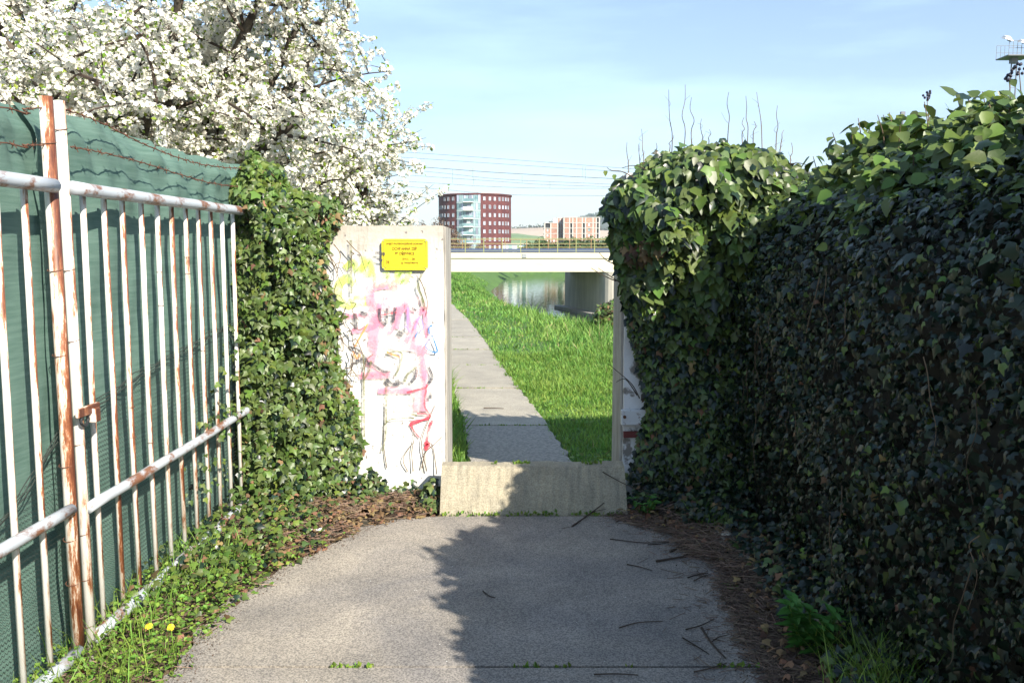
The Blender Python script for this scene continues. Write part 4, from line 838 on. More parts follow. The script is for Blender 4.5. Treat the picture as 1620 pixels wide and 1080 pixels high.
finish_ivy(gi, P, np.array([0, -.5, 1]) + N3(n, .4), np.array([.1, -.5, 0]) + N3(n, .6), rng.uniform(.022, .046, n), rng.choice([0, 2, 1, 3], n, p=[.52, .16, .24, .08]), 200)
x, y = pts_verge(4200, 3.3, 5.62, lambda x, y: ((y > 4.4) & (x > -1.32)) | (rng.random(len(x)) < .15)); n = len(x)
scatter('leaf_litter', np.stack([x, y, vz(x, y) + rng.random(n) * .025], 1), np.array([0, -.2, 1]) + N3(n, .35), N3(n) * [1, 1, .2], rng.uniform(.02, .045, n), IVY, M['deadleaf'], curl=rng.uniform(0, 3, n), kind='stuff', label='dry brown leaves on the dirt before the graffiti wall')
# crumbs of dirt and dry stalks spilling on the asphalt edge
def stalks(name, P, L_, r, m, flat=.12, **kw):
    n = len(P); a = kw.pop('ang', rng.uniform(0, 6.28, n)); d = np.stack([np.cos(a), np.sin(a), rng.normal(0, flat, n)], 1); up = np.tile([0, 0, 1.], (n, 1)); bend = rng.normal(0, .12, n)
    tv = np.array([(-.5, -.5, 0), (.5, -.5, 0), (.5, .5, 0), (-.5, .5, 0), (0, -.5, 1), (0, .5, 1)], float); tf = np.array([(0, 3, 5, 4), (1, 4, 5, 2)])
    return scatter(name, P, up + N3(n, .2), d, np.stack([r, L_, r], 1), (tv, tf), m, kind='stuff', **kw)
x, y = pts_verge(4200, 3.0, 5.6, lambda x, y: (y > 4.6) | (rng.random(len(x)) < .4)); n = len(x)
stalks('dry_stalks', np.stack([x, y, vz(x, y) + .01 + rng.random(n) * .02], 1), rng.uniform(.03, .11, n), rng.uniform(.0015, .003, n), M['needles'], label='short dry stalks among the dead leaves on the left')
n = 1500; y = rng.uniform(3.1, 5.2, n); x = np.interp(y, [p[0] for p in AL], [p[1] for p in AL]) + np.abs(rng.normal(0, .06, n)); scatter('crumbs', np.stack([x, y, .008 + 0 * x], 1), N3(n), N3(n), rng.uniform(.002, .010, n), SMALL, M['crumb'], kind='stuff', label='crumbs of dirt on the left edge of the asphalt')
for (px, py, lab) in ((235, 988, 'yellow dandelion nearer the gate post, left of the pair'), (270, 990, 'yellow dandelion right of the pair, nearer the asphalt')):
    q = atZ(px, py, .13); b = Vector((q.x, q.y, .0)); dd = empty('dandelion', b, lab, 'flower', 'dandelions in the verge')
    mb = MB(b); mb.tube([b, b + Vector((.005, 0, .07)), q], .0025, 5); mb.build('flower_stem', M['weed'], dd)
    n = 46; D = nrm(N3(n) * [1, 1, .5] + [0, -.1, .45]); scatter('petals', np.tile(np.array(q), (n, 1)), D + N3(n, .2) + [0, -.5, 1], D, rng.uniform(.014, .019, n), SMALL, M['yellow'], dd)
def scrap(px, py, s_, lab, nm='paper_scrap', z=.03):
    q = atZ(px, py, z); mb = MB(q); n = 5; g_ = [[q + Vector((s_ * (i / n - .5) * 1.5, s_ * (j / n - .5), s_ * .35 * mn.noise(Vector((i * .7 + px, j * .9, 0))) + .01)) for j in range(n + 1)] for i in range(n + 1)]
    for i in range(n):
        for j in range(n): mb.quad(g_[i][j], g_[i + 1][j], g_[i + 1][j + 1], g_[i][j + 1])
    ob = mb.build(nm, M['paper']); tag(ob, lab, 'litter', 'crumpled paper litter')
scrap(568, 783, .05, 'crumpled white paper scrap in the dead leaves, left of the plastic cup'); scrap(612, 757, .06, 'crumpled white paper scrap highest up, at the wall foot', z=.06); scrap(503, 840, .05, 'crumpled white paper scrap nearest the asphalt edge'); scrap(588, 814, .022, 'tiny white paper scrap just below the plastic cup')
q = atZ(595, 790, .02); cup = empty('plastic_cup', q, 'small clear grey plastic cup lying among the dead leaves', 'cup')
ax = Vector((.25, -1, .35)).normalized(); mb = MB(q); mb.tube([q + ax * s for s in (-.03, 0, .03)], [.017, .02, .023], 12, cap=False); mb.quad(*[q - ax * .03 + (ax.orthogonal().normalized() * math.cos(a) + ax.cross(ax.orthogonal().normalized()) * math.sin(a)) * .017 for a in np.linspace(0, 6.28, 12, endpoint=False)]); mb.build('cup_wall', M['plastic'], cup, smooth=True)
mb = MB(q); uo = ax.orthogonal().normalized(); vo = ax.cross(uo); mb.tube([q + ax * .03 + (uo * math.cos(a) + vo * math.sin(a)) * .023 for a in np.linspace(0, 2 * math.pi, 14)], .002, 5, cap=False); mb.build('cup_rim', M['plastic'], cup)

# ------------------------------------------------------------------ debris on the right
ar = lambda y: np.interp(y, [p[0] for p in AR], [p[1] for p in AR])
n = 6500; y = rng.uniform(1.8, 5.35, n); x = ar(y) - .05 + np.abs(rng.normal(0, .2, n)) + .05 * vnoise(np.stack([y, y * 0, y * 0], 1), 5, 50); x = np.minimum(x, 1.45 + .1 * rng.random(n)); heap = .07 * np.exp(-((x - 1.1) / .22) ** 2) * np.clip((y - 3.2) / 1, .2, 1)
stalks('stalk_litter', np.stack([x, y, .008 + heap * rng.random(n)], 1), rng.uniform(.03, .15, n), rng.uniform(.001, .0036, n), M['needles'], ang=rng.normal(.1, .95, n), flat=.14, label='drift of fallen brown stalks between asphalt and hedge')
n = 420; y = rng.uniform(2.4, 5.2, n); x = ar(y) - np.abs(rng.normal(0, .13, n)); stalks('stray_stalks', np.stack([x, y, .008 + 0 * x], 1), rng.uniform(.02, .1, n), rng.uniform(.0015, .0025, n), M['needles'], ang=rng.normal(.1, .7, n), flat=.03, label='stray short stalks on the right edge of the asphalt')
n = 160; y = rng.uniform(2.8, 5.1, n); x = rng.uniform(-1, 1, n) * .9 + .1; scatter('pale_chips', np.stack([x, y, .007 + 0 * x], 1), N3(n, .2) + [0, 0, 1], N3(n), rng.uniform(.002, .006, n), SMALL, M['paper'], kind='stuff', label='tiny pale stone chips scattered over the asphalt')
TW = [([(905, 832), (935, 822), (957, 807)], 'forked dark twig lying over the sill joint'), ([(965, 852), (1020, 858), (1062, 856)], 'thin twig pointing left just below the sill corner'), ([(1025, 861), (1055, 858), (1080, 848)], 'curved twig left of the kerb stones'),
      ([(1038, 887), (1080, 880), (1130, 872)], 'thickest straight twig on the asphalt right side'), ([(1060, 872), (1080, 863), (1097, 858)], 'short mossy twig above the thick straight one'), ([(980, 992), (1010, 984), (1048, 982)], 'long thin twig alone on the shaded asphalt'),
      ([(1085, 995), (1110, 988), (1130, 978)], 'dark twig right of the lone thin one'), ([(1080, 1008), (1100, 1020), (1122, 1034)], 'slanting thin twig near the lower right asphalt edge'), ([(1110, 992), (1125, 1015), (1148, 1040)], 'thick forked twig by the lower right edge'),
      ([(940, 1066), (975, 1065), (1010, 1067)], 'level twig at the very bottom of the asphalt'), ([(1098, 1062), (1125, 1056), (1150, 1048)], 'twig crossing the bottom right corner of the asphalt'), ([(992, 892), (1012, 896), (1032, 902)], 'fine pale twig left of the thick one'),
      ([(764, 934), (774, 942), (784, 945)], 'tiny curved stalk in the middle of the shadow'), ([(1088, 913), (1105, 908), (1120, 906)], 'short dark twig left of the debris drift'), ([(1098, 918), (1110, 912), (1124, 908)], 'second short dark twig touching the debris drift'),
      ([(960, 790), (985, 787), (1015, 778)], 'long thin twig lying across the sill right end'), ([(765, 645), (780, 645), (797, 646)], 'rusty straight stick lying across the path slab beyond the wall')]
for i, (pts, lab) in enumerate(TW):
    zz = .012
    if i == 15: P = [atZ(x, y, .27 if k < 1 else .1) for k, (x, y) in enumerate(pts)]; P = [Vector((.56, 5.36, .235)), Vector((.70, 5.3, .17)), Vector((.86, 5.24, .12))]
    elif i == 16: P = [atZ(x, y, -.018) for x, y in pts]
    elif i == 0: P = [atZ(905, 832, .008), Vector((.47, 5.17, .03)), Vector((.56, 5.24, .075))]
    else: P = [atZ(x, y, zz) for x, y in pts]
    r_ = {3: .006, 0: .005, 8: .005, 4: .006, 16: .006}.get(i, .0032); mb = MB(P[0]); Q = smooth_path([tuple(p) for p in P], 5); mb.tube(Q, [r_ * (1.05 - .5 * k / len(Q)) for k in range(len(Q))], 5)
    if i in (0, 8, 3):
        a_ = Vector(Q[len(Q) // 2]); mb.tube([a_, a_ + Vector((.04, .04, .004)), a_ + Vector((.1, .06, .008))], [r_ * .6, r_ * .5, r_ * .3], 4)
    ob = mb.build('twig', M['twig']); tag(ob, lab, 'twig', 'twigs fallen on the path')
def stone(px, py, s_, lab):
    q = atZ(px, py, .03); mb = MB(q); bm = bmesh.new(); bmesh.ops.create_icosphere(bm, subdivisions=3, radius=1)
    for v in bm.verts: c = v.co; c.x = math.copysign(abs(c.x) ** .6, c.x); c.y = math.copysign(abs(c.y) ** .6, c.y); c *= 1 + .12 * mn.noise(c * 1.5 + q * 3)
    me = bpy.data.meshes.new('kerb_stone')
    for v in bm.verts: v.co = Vector((v.co.x * s_ * .55, v.co.y * s_, v.co.z * s_ * .5))
    bm.to_mesh(me); bm.free(); me.materials.append(M['pierc']); o = bpy.data.objects.new('kerb_stone', me); o.location = (q.x, q.y, .015); o.rotation_euler = (0, 0, .15); link(o); tag(o, lab, 'stone', 'half buried kerb stones')
stone(1146, 848, .085, 'half buried grey kerb stone further away in the debris'); stone(1182, 886, .07, 'half buried grey kerb stone nearer the camera in the debris')
n = 700; y = rng.uniform(1.8, 5.3, n); x = ar(y) + np.abs(rng.normal(0, .22, n)); scatter('leaf_litter', np.stack([x, y, .02 + .05 * rng.random(n)], 1), N3(n, .4) + [0, 0, 1], N3(n), rng.uniform(.018, .045, n), IVY, M['deadleaf'], curl=rng.uniform(0, 3, n), kind='stuff', label='dead leaves among the stalks on the right')
n = 2600; y = rng.uniform(1.8, 5.2, n); x = ar(y) + rng.normal(-.02, .07, n); scatter('crumbs', np.stack([x, y, .008 + 0 * x], 1), N3(n), N3(n), rng.uniform(.002, .010, n), SMALL, M['crumb'], kind='stuff', label='crumbs of dirt on the right edge of the asphalt')
# nettle, seedling, grass tuft
def plant(name, b, h, nst, ls, m, lab, nleaf=7, spread=.1, tpl=OVAL):
    e = empty(name, b, lab, 'plant'); me = np_mesh('leaf', tpl[0] * [.8, 1, 1.2], tpl[1], M[m])
    for i in range(nst):
        a = random.uniform(0, 6.28); r_ = spread * math.sqrt(random.random()); p0 = Vector(b) + Vector((math.cos(a) * r_ * .5, math.sin(a) * r_ * .5, 0)); p1 = Vector(b) + Vector((math.cos(a) * r_ * 1.5, math.sin(a) * r_ * 1.5, h * random.uniform(.6, 1)))
        mb = MB(p0); mb.tube([p0, (p0 + p1) / 2, p1], [.004, .003, .002], 5); mb.build('stem', M['weed'], e)
        for k in range(nleaf):
            f = .25 + .75 * k / (nleaf - 1); p = p0.lerp(p1, f); an = k * 1.57 + random.uniform(-.3, .3)
            for sgn in (0, math.pi):
                o_ = Vector((math.cos(an + sgn), math.sin(an + sgn), -.15 + .5 * (f > .9))); n_ = Vector((0, 0, 1)) - o_ * .1 + Vector(rng.normal(0, .15, 3)); n_.normalize(); t_ = (o_ - n_ * o_.dot(n_)).normalized(); r2 = t_.cross(n_)
                o = bpy.data.objects.new('leaf', me); o.matrix_local = Matrix.Translation(p - Vector(b)) @ Matrix(((r2.x, t_.x, n_.x), (r2.y, t_.y, n_.y), (r2.z, t_.z, n_.z))).to_4x4() @ Matrix.Scale(ls * (1.15 - .5 * abs(f - .55)) * random.uniform(.8, 1.15), 4); link(o, e)
    return e
plant('nettle', (1.19, 3.38, 0), .24, 12, .062, 'nettle', 'clump of bright green nettles standing in the debris at lower right', 6, .09)
plant('seedling', (.80, 5.22, .02), .09, 7, .042, 'nettle', 'small bright green plant at the right end of the sill', 3, .07)
plant('seedling', (1.03, 4.0, 0), .05, 4, .024, 'weed', 'tiny bright green seedling in the middle of the debris drift', 3, .03)
n = 420; a = rng.uniform(0, 6.28, n); P = np.stack([1.33 + rng.normal(0, .09, n), 3.05 + rng.normal(0, .16, n), 0 * a], 1); hh = rng.uniform(.08, .26, n)
scatter('grass_tuft', P, np.stack([np.cos(a), np.sin(a), 0 * a], 1), np.array([-.15, -.1, 1.]) + N3(n, .3), np.stack([rng.uniform(.05, .09, n), hh, hh], 1), BLADE, M['grass'], curl=rng.uniform(.5, 2.5, n), kind='stuff', label='grass tuft in the shade at the foot of the hedge')
n = 250; a = rng.uniform(0, 6.28, n); P = np.stack([1.15 + rng.normal(0, .05, n), 5.0 + rng.normal(0, .08, n), 0 * a], 1); hh = rng.uniform(.05, .16, n)
scatter('grass_tuft', P, np.stack([np.cos(a), np.sin(a), 0 * a], 1), np.array([0, 0, 1.]) + N3(n, .3), np.stack([rng.uniform(.05, .09, n), hh, hh], 1), BLADE, M['grass'], curl=rng.uniform(.5, 2.5, n), kind='stuff', label='small grass tuft behind the debris near the sill')
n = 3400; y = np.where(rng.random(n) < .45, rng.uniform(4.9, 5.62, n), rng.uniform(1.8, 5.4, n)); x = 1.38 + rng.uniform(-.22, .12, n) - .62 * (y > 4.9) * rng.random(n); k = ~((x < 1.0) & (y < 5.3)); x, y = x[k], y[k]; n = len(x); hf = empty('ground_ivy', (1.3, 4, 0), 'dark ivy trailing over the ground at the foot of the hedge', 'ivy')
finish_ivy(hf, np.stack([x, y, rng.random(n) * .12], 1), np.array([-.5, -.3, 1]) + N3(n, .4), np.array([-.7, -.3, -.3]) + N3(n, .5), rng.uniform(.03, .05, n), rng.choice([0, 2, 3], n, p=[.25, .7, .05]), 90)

# ------------------------------------------------------------------ bridge
BY = 70.0
br = empty('bridge', (3, BY, -.2), 'cream concrete road bridge with a yellow green railing across the river', 'bridge')
zD = atY(800, 400, BY).z; zM = atY(800, 409, BY).z; zU = atY(800, 430, BY).z
mb = MB(); mb.box(-8.5, 27, BY, BY + 9, zM + .02, zD); mb.build('parapet_beam', M['cream'], br, bevel=.02)
mb = MB(); mb.box(-8.4, 26.9, BY + .10, BY + 8.9, zU, zM + .02 - .002); mb.build('girder', M['cream'], br)
mb = MB(); mb.box(-8.5, 27, BY + .05, BY + 8.95, zD, zD + .05); mb.build('road_slab', M['road'], br)
def rail_at(yv, px0, sp, zb, m1, m2, h=1.12, thin=True):
    n_ = 0; X = px0
    me = None
    x = -8.2
    while x < 26.8:
        mb = MB((x, yv, zb)); mb.box(x - .03, x + .03, yv - .025, yv + .025, zb, zb + h)
        if me is None: ob = mb.build('railing_post', m1, br); me = ob.data
        else: ob = bpy.data.objects.new('railing_post', me); ob.location = Vector((x, yv, zb)) - abs_loc(br); link(ob, br)
        x += sp
    for z_, r_ in ((h, .022), (h * .66, .014), (h * .40, .014), (h * .16, .014)):
        mb = MB((0, yv, zb)); mb.box(-8.3, 26.9, yv - r_, yv + r_, zb + z_ - r_, zb + z_ + r_); mb.build('railing_bar', m1 if z_ == h else m2, br)
x0 = atY(736, 390, BY).x; off = (x0 + 8.2) % 1.455
rail_at(BY + .12, 0, 1.455, zD, M['yellowrail'], M['yellowrail']); 
for o in list(br.children):
    if o.name.startswith('railing_post'): o.location.x += off
rail_at(BY + 8.7, 0, 1.9, zD, M['rustyrail'], M['rustyrail'])
mb = MB(); mb.box(-8.5, 26.9, BY + 7.4, BY + 7.46, zD + .06, zD + .34); mb.build('guard_barrier', M['blue'], br)
q1 = atY(826, 409, BY); q2 = atY(833, 401, BY); mb = MB(); mb.box(q1.x, q2.x, BY - .05, BY - .002, q1.z + .08, q2.z); mb.build('number_plate', M['steel'], br, label='small grey plate on the beam')
# pier: a long wall with a rounded nose, footing in the water
mb = MB(); ring = []
ax0 = Vector((8.0, BY + .35)); ax1 = Vector((5.6, BY + 10.5)); dr = (ax1 - ax0).normalized(); sd = Vector((dr.y, -dr.x)); wp = .8
for k in range(9): a = math.pi * k / 8; c = ax0 - dr * math.sin(a) * wp + sd * math.cos(a) * wp; ring.append(c)
for k in range(9): a = math.pi * k / 8; c = ax1 + dr * math.sin(a) * wp - sd * math.cos(a) * wp; ring.append(c)
n = len(ring); zs0, zs1 = -3.9, zU - .003
for z_ in (zs0, zs1): mb.v += [Vector((c.x, c.y, z_)) for c in ring]
for k in range(n): k2 = (k + 1) % n; mb.f.append((k, k2, n + k2, n + k))
mb.f.append(tuple(range(n, 2 * n))); pr_ = mb.build('pier', M['pierc'], br, smooth=False)
mb = MB(); 
for z_ in (-4.2, -3.42): mb.v += [Vector((ax0.x + (c.x - ax0.x) * 1.0 + (sd.x * 1.0 if (c - ax0).dot(sd) > 0 else -sd.x * 1.0), c.y - .3, z_)) for c in ring]
for k in range(n): k2 = (k + 1) % n; mb.f.append((k, k2, n + k2, n + k))
mb.f.append(tuple(range(n, 2 * n))); mb.build('footing', M['bareconc'], pr_)
for (a_, b_) in ((-9.6, -8.0), (26.2, 28)):
    mb = MB(); mb.box(a_, b_, BY + .3, BY + 8.7, -3.5, zU - .003); mb.build('abutment', M['pierc'], br)
# approach embankments
for nm, x0_, x1_ in (('road_embankment', -300, -8.6), ('road_embankment', 27.1, 300)):
    mb = MB(); z1 = zD - .02
    P = [(x0_, BY - 4, -1), (x0_, BY + .2, z1), (x0_, BY + 8.8, z1), (x0_, BY + 13, -1)]; Q = [(x1_, p[1], p[2]) for p in P]
    for k in range(3): mb.quad(P[k], Q[k], Q[k + 1], P[k + 1])
    mb.quad(*P[::-1]); mb.quad(*Q); mb.build(nm, M['soil'], kind='structure')

# ------------------------------------------------------------------ far buildings
def window_mesh(w_, h_):
    mb = MB(); f = .1; d = .12
    for a in ((-w_ / 2, w_ / 2, -h_ / 2, -h_ / 2 + f), (-w_ / 2, w_ / 2, h_ / 2 - f, h_ / 2), (-w_ / 2, -w_ / 2 + f, -h_ / 2 + f, h_ / 2 - f), (w_ / 2 - f, w_ / 2, -h_ / 2 + f, h_ / 2 - f)): mb.box(a[0], a[1], -d, .02, a[2], a[3])
    fr = mb.mesh('window', M['winframe']); mb = MB(); mb.quad((-w_ / 2 + f, -.04, -h_ / 2 + f), (w_ / 2 - f, -.04, -h_ / 2 + f), (w_ / 2 - f, -.04, h_ / 2 - f), (-w_ / 2 + f, -.04, h_ / 2 - f)); return fr, mb.mesh('pane', M['pane'])
Y1 = 315.0; sc1 = Y1 / FPX; cx = atY(749, 340, Y1).x; ra, rb = 59 * sc1, 13.0; zt = atY(749, 307, Y1).z
bl = empty('apartment_building', (cx, Y1 + rb, -1), 'dark red brick curved apartment tower with a teal glazed balcony bay', 'building')
def ep(deg, s=1.0, o=0): a = R(deg); return Vector((cx + (ra * s + o) * math.sin(a), Y1 + rb - (rb * s + o) * math.cos(a), 0))
mb = MB(bl.location); ring = [ep(a) for a in list(range(-180, 180, 6))]; n = len(ring)
for z_ in (-1.5, zt): mb.v += [Vector((c.x, c.y, z_)) - mb.o for c in ring]
for k in range(n): k2 = (k + 1) % n; mb.f.append((k, k2, n + k2, n + k))
mb.f.append(tuple(range(n, 2 * n))); mb.build('brick_wall', M['brick'], bl)
mb = MB(bl.location); mb.tube([ep(a, 1, .08) + Vector((0, 0, zt)) for a in range(-180, 181, 6)], .35, 5, cap=False); mb.build('roof_edge', M['brick'], bl)
q = atY(770, 306, Y1); mb = MB(); mb.box(q.x - 2, q.x + 4.5, Y1 + 5, Y1 + 12, zt - .1, zt + .9); mb.build('roof_box', M['frame'], bl)
fr, pn = window_mesh(.85, 1.3)
rows = [314, 327, 340, 353, 366, 378.5, 391]
fw = [atY(760, r_, Y1).z for r_ in rows]
for zi, z_ in enumerate(fw):
    for dg in (16.7, 25.6, 34, 43, 50.5, 58, 66, -33, -43, -52, -60, -68):
        if dg < 0 and zi < 2 and dg < -55 and zi == 0: continue
        p = ep(dg, 1, .05); p.z = z_; o = bpy.data.objects.new('window', fr); o.location = p - bl.location; o.rotation_euler = (0, 0, math.atan2(math.sin(R(dg)) * rb, math.cos(R(dg)) * ra)); link(o, bl); g_ = bpy.data.objects.new('pane', pn); link(g_, o)
# glazed bay: panels, slabs, balconies
bay = [-26 + 3.67 * k for k in range(11)]
fl_h = fw[0] - fw[1]
for zi, z_ in enumerate(fw):
    for k in range(10):
        a, b = ep(bay[k], 1, .25), ep(bay[k + 1], 1, .25)
        if 3 <= k <= 6: a, b = ep(bay[k], 1, -.0 + .12), ep(bay[k + 1], 1, .12)
        mb = MB(); z0, z1 = z_ - fl_h * .36, z_ + fl_h * .5; e = (b - a) * .04
        mb.quad((a + e).to_tuple()[:2] + (z0,), (b - e).to_tuple()[:2] + (z0,), (b - e).to_tuple()[:2] + (z1,), (a + e).to_tuple()[:2] + (z1,)); o = mb.build('glass_panel', M['glass'] if (k + zi) % 3 else M['pane'], bl)
    mb = MB()
    for k in range(10):
        a, b = ep(bay[k], 1, .35), ep(bay[k + 1], 1, .35); ai, bi = ep(bay[k], 1, -.3), ep(bay[k + 1], 1, -.3); zc = z_ - fl_h * .5
        mb.quad(*[(p.x, p.y, zc - .2) for p in (a, b)], *[(p.x, p.y, zc + .35) for p in (b, a)]); mb.quad((a.x, a.y, zc + .35), (b.x, b.y, zc + .35), (bi.x, bi.y, zc + .35), (ai.x, ai.y, zc + .35)); mb.quad((ai.x, ai.y, zc - .2), (bi.x, bi.y, zc - .2), (b.x, b.y, zc - .2), (a.x, a.y, zc - .2))
    mb.build('floor_band', M['bayframe'], bl)
    a, b = ep(bay[3], 1, .1), ep(bay[7], 1, .1); mb = MB(); zc = z_ - fl_h * .5 + .35; mb.box(a.x, b.x, min(a.y, b.y) - 1.4, max(a.y, b.y), zc - .3, zc - .05); bal = mb.build('balcony', M['whiteplaster'], bl)
    mb = MB(); y_ = min(a.y, b.y) - 1.4; mb.box(a.x, b.x, y_ + .01, y_ + .06, zc - .05, zc + 1.0); mb.build('balcony_front', M['whiteplaster'] if zi == 1 else M['glass'], bal)
    p = ep(-7 if zi % 2 else -4, 1, .16); mb = MB(); mb.box(p.x - .7, p.x + .5, p.y - .12, p.y + .2, z_ - 1.0, z_ + 1.0); mb.build('balcony_door', M['whiteplaster'] if zi in (4, 3) else M['pane'], bl)

Y2 = 420.0; s2 = Y2 / FPX
def bx2(px): return atY(px, 380, Y2).x
def bz2(py): return atY(860, py, Y2).z
b2 = empty('apartment_building', (bx2(905), Y2, -1), 'unfinished apartment block of orange brick infill in a pale concrete frame', 'building')
def block(cols, zts, depth, y0, seed, dark):
    rs = random.Random(seed); fh = zts[0] - zts[1]
    mb = MB(); mb.box(bx2(cols[0]) + .3, bx2(cols[-1]) - .3, y0 + .6, y0 + depth, -1.5, zts[0] - .1); mb.build('dark_interior', M['dark'], b2)  # near-black box puts the unlit interior behind the openings into colour
    for z_ in list(zts): mb = MB(); mb.box(bx2(cols[0]) - .2, bx2(cols[-1]) + .2, y0 - .15, y0 + depth + .1, z_ - .3, z_); mb.build('floor_slab', M['frame'], b2)
    for i, c in enumerate(cols): mb = MB(); x = bx2(c); mb.box(x - .28, x + .28, y0 - .08, y0 + .5, -1.4, zts[0] - .302); mb.build('column', M['frame'], b2)
    for i in range(len(cols) - 1):
        for j in range(len(zts) - 1):
            x0_, x1_ = bx2(cols[i]) + .282, bx2(cols[i + 1]) - .282; z0, z1 = zts[j + 1] + .002, zts[j] - .302
            if (i, j) in dark: continue
            if x1_ - x0_ > 2.2 and j > 0 and rs.random() < .75:
                w_ = min(1.3, (x1_ - x0_) * .35); xc = (x0_ + x1_) / 2; mb = MB(); mb.box(x0_, xc - w_ / 2, y0, y0 + .3, z0, z1); mb.box(xc + w_ / 2 + .001, x1_, y0, y0 + .3, z0, z1); mb.box(xc - w_ / 2, xc + w_ / 2, y0 + .002, y0 + .298, z0, z0 + .9); mb.build('brick_panel', M['orangebrick'], b2)
                mb = MB(); mb.box(xc - w_ / 2, xc + w_ / 2, y0 + .25, y0 + .28, z0 + .9, z1); mb.build('window', M['whiteplaster'] if rs.random() < .6 else M['glass'], b2)
            else: mb = MB(); mb.box(x0_, x1_, y0, y0 + .3, z0, z1); mb.build('brick_panel', M['orangebrick'], b2)
zt2 = [bz2(p) for p in (343.5, 352, 360.5, 369, 377, 385, 393)]
block([892, 901, 906, 912, 921, 926, 938, 943, 948], zt2, 14, Y2, 3, {(1, 1), (1, 2), (1, 3), (4, 1), (4, 2), (4, 3), (7, 1), (7, 2), (7, 3), (7, 0)})
block([862, 871.5, 882.5], zt2[1:], 16, Y2 + 2, 4, {(0, 0)}); block([882.8, 887, 891.6], zt2[0:], 16, Y2 + 6, 5, {(0, 1), (0, 2)})
q = atY(878, 348, Y2 + 6); mb = MB(); mb.box(q.x - 1, q.x + 1, Y2 + 6, Y2 + 9, zt2[1] - .05, zt2[1] + 2.2); mb.build('lift_shaft', M['frame'], b2)
# low white market huts beyond the bridge
for (px0, px1, lab) in ((797, 818, 'low white hut with a flat grey roof seen through the railing, left one'), (822, 834, 'small white hut at the right of the low hut behind the railing')):
    yv = 210; x0_, x1_ = atY(px0, 390, yv).x, atY(px1, 390, yv).x; z1 = atY(800, 386, yv).z; e = empty('hut', ((x0_ + x1_) / 2, yv, -.5), lab, 'hut')
    mb = MB(); mb.box(x0_, x1_, yv, yv + 4, -.8, z1); mb.build('hut_wall', M['whiteplaster'], e); mb = MB(); mb.box(x0_ - .3, x1_ + .3, yv - .4, yv + 4.3, z1 + .002, z1 + .18); mb.build('roof', M['frame'], e)
    xd = x0_ + (x1_ - x0_) * .35; mb = MB(); mb.box(xd, xd + .9, yv - .04, yv - .002, -.4, z1 - .3); mb.build('door', M['glass'], e)

# ------------------------------------------------------------------ far trees and bushes
ORD = ['first','second','third','fourth','fifth','sixth','seventh','eighth','ninth','tenth','eleventh','twelfth','thirteenth']
def far_tree(x, y, w_, h, m, lab, name='tree', grp=None, n=900, zb=None, ls=None, trunk=True, seed=0):
    g = np.random.default_rng(seed); zb = ground_z(x, y) if zb is None else zb; e = empty(name, (x, y, zb), lab, 'tree' if name.endswith('tree') else 'bush', grp)
    D = nrm(g.normal(0, 1, (n, 3))); c = np.array([x, y, zb + h * .55]); rr = g.uniform(.35, 1, (n, 1)) ** .5; P = c + D * [w_ / 2, w_ / 2, h * .48] * rr * (1 + .25 * vnoise(D, 3, seed)[:, None])
    scatter('crown', P, D + g.normal(0, .5, (n, 3)), g.normal(0, 1, (n, 3)), g.uniform(.5, 1.1, n) * (ls or max(w_, h) * .13), SMALL, m, e, kind='stuff')
    mb = MB((x, y, zb)); mb.tube([(x, y, zb - .3), (x, y, zb + h * .6)], [w_ * .04, w_ * .02], 6); mb.build('trunk', M['bark'], e); return e
M['fartree'] = mat('far green foliage', (.045, .085, .025), .7, vary=.5, hue=.03, transl=.2); M['brownbush'] = mat('bare brown twigs', (.14, .10, .07), .9, vary=.4); M['olivetree'] = mat('spring foliage', (.10, .14, .05), .7, vary=.4, hue=.02)
k = 0; BO = sorted([842, 856, 868, 884, 898, 914, 932, 948, 966, 986, 1010, 826])
for px, top, yv, wpx in ((842, 385, 150, 22), (856, 377, 150, 16), (868, 381, 170, 18), (884, 386, 160, 20), (898, 378, 150, 18), (914, 377, 150, 22), (932, 377, 160, 20), (948, 380, 150, 20), (966, 374, 150, 26), (986, 372, 150, 26), (1010, 374, 150, 30), (826, 392, 160, 14)):
    q = atY(px, top, yv); zb = -.8; far_tree(q.x, yv, wpx * 1.7 * yv / FPX, q.z - zb, M['olivetree'] if px > 955 else M['fartree'], ORD[BO.index(px)] + ' green bush from the left in the row behind the bridge railing', 'bush', 'bushes beyond the bridge', seed=60 + k, zb=zb, n=700); k += 1
for px, top, yv, wpx in ((668, 352, 110, 34), (695, 347, 112, 36), (716, 362, 118, 30), (735, 384, 150, 24), (760, 386, 170, 20), (640, 350, 110, 40)):
    q = atY(px, top, yv); far_tree(q.x, yv, wpx * yv / FPX, q.z + .5, M['brownbush'], ORD[[640, 668, 695, 716, 735, 760].index(px)] + ' bare brown shrub from the left below the red tower', 'bush', 'bare brown shrubs below the red tower', seed=90 + k, zb=-.5, n=2200, ls=.22); k += 1
# dark far bank under the bridge, opposite bushes
for i, (x, y) in enumerate(((-9, 215), (-4, 232), (4, 235), (12, 230))):
    far_tree(x, y, 7, 3.4, M['fartree'], ORD[i] + ' low green bush from the left on the far bank seen under the bridge', 'bush', 'bushes on the far river bank', seed=300 + i, zb=-2.6, n=500)

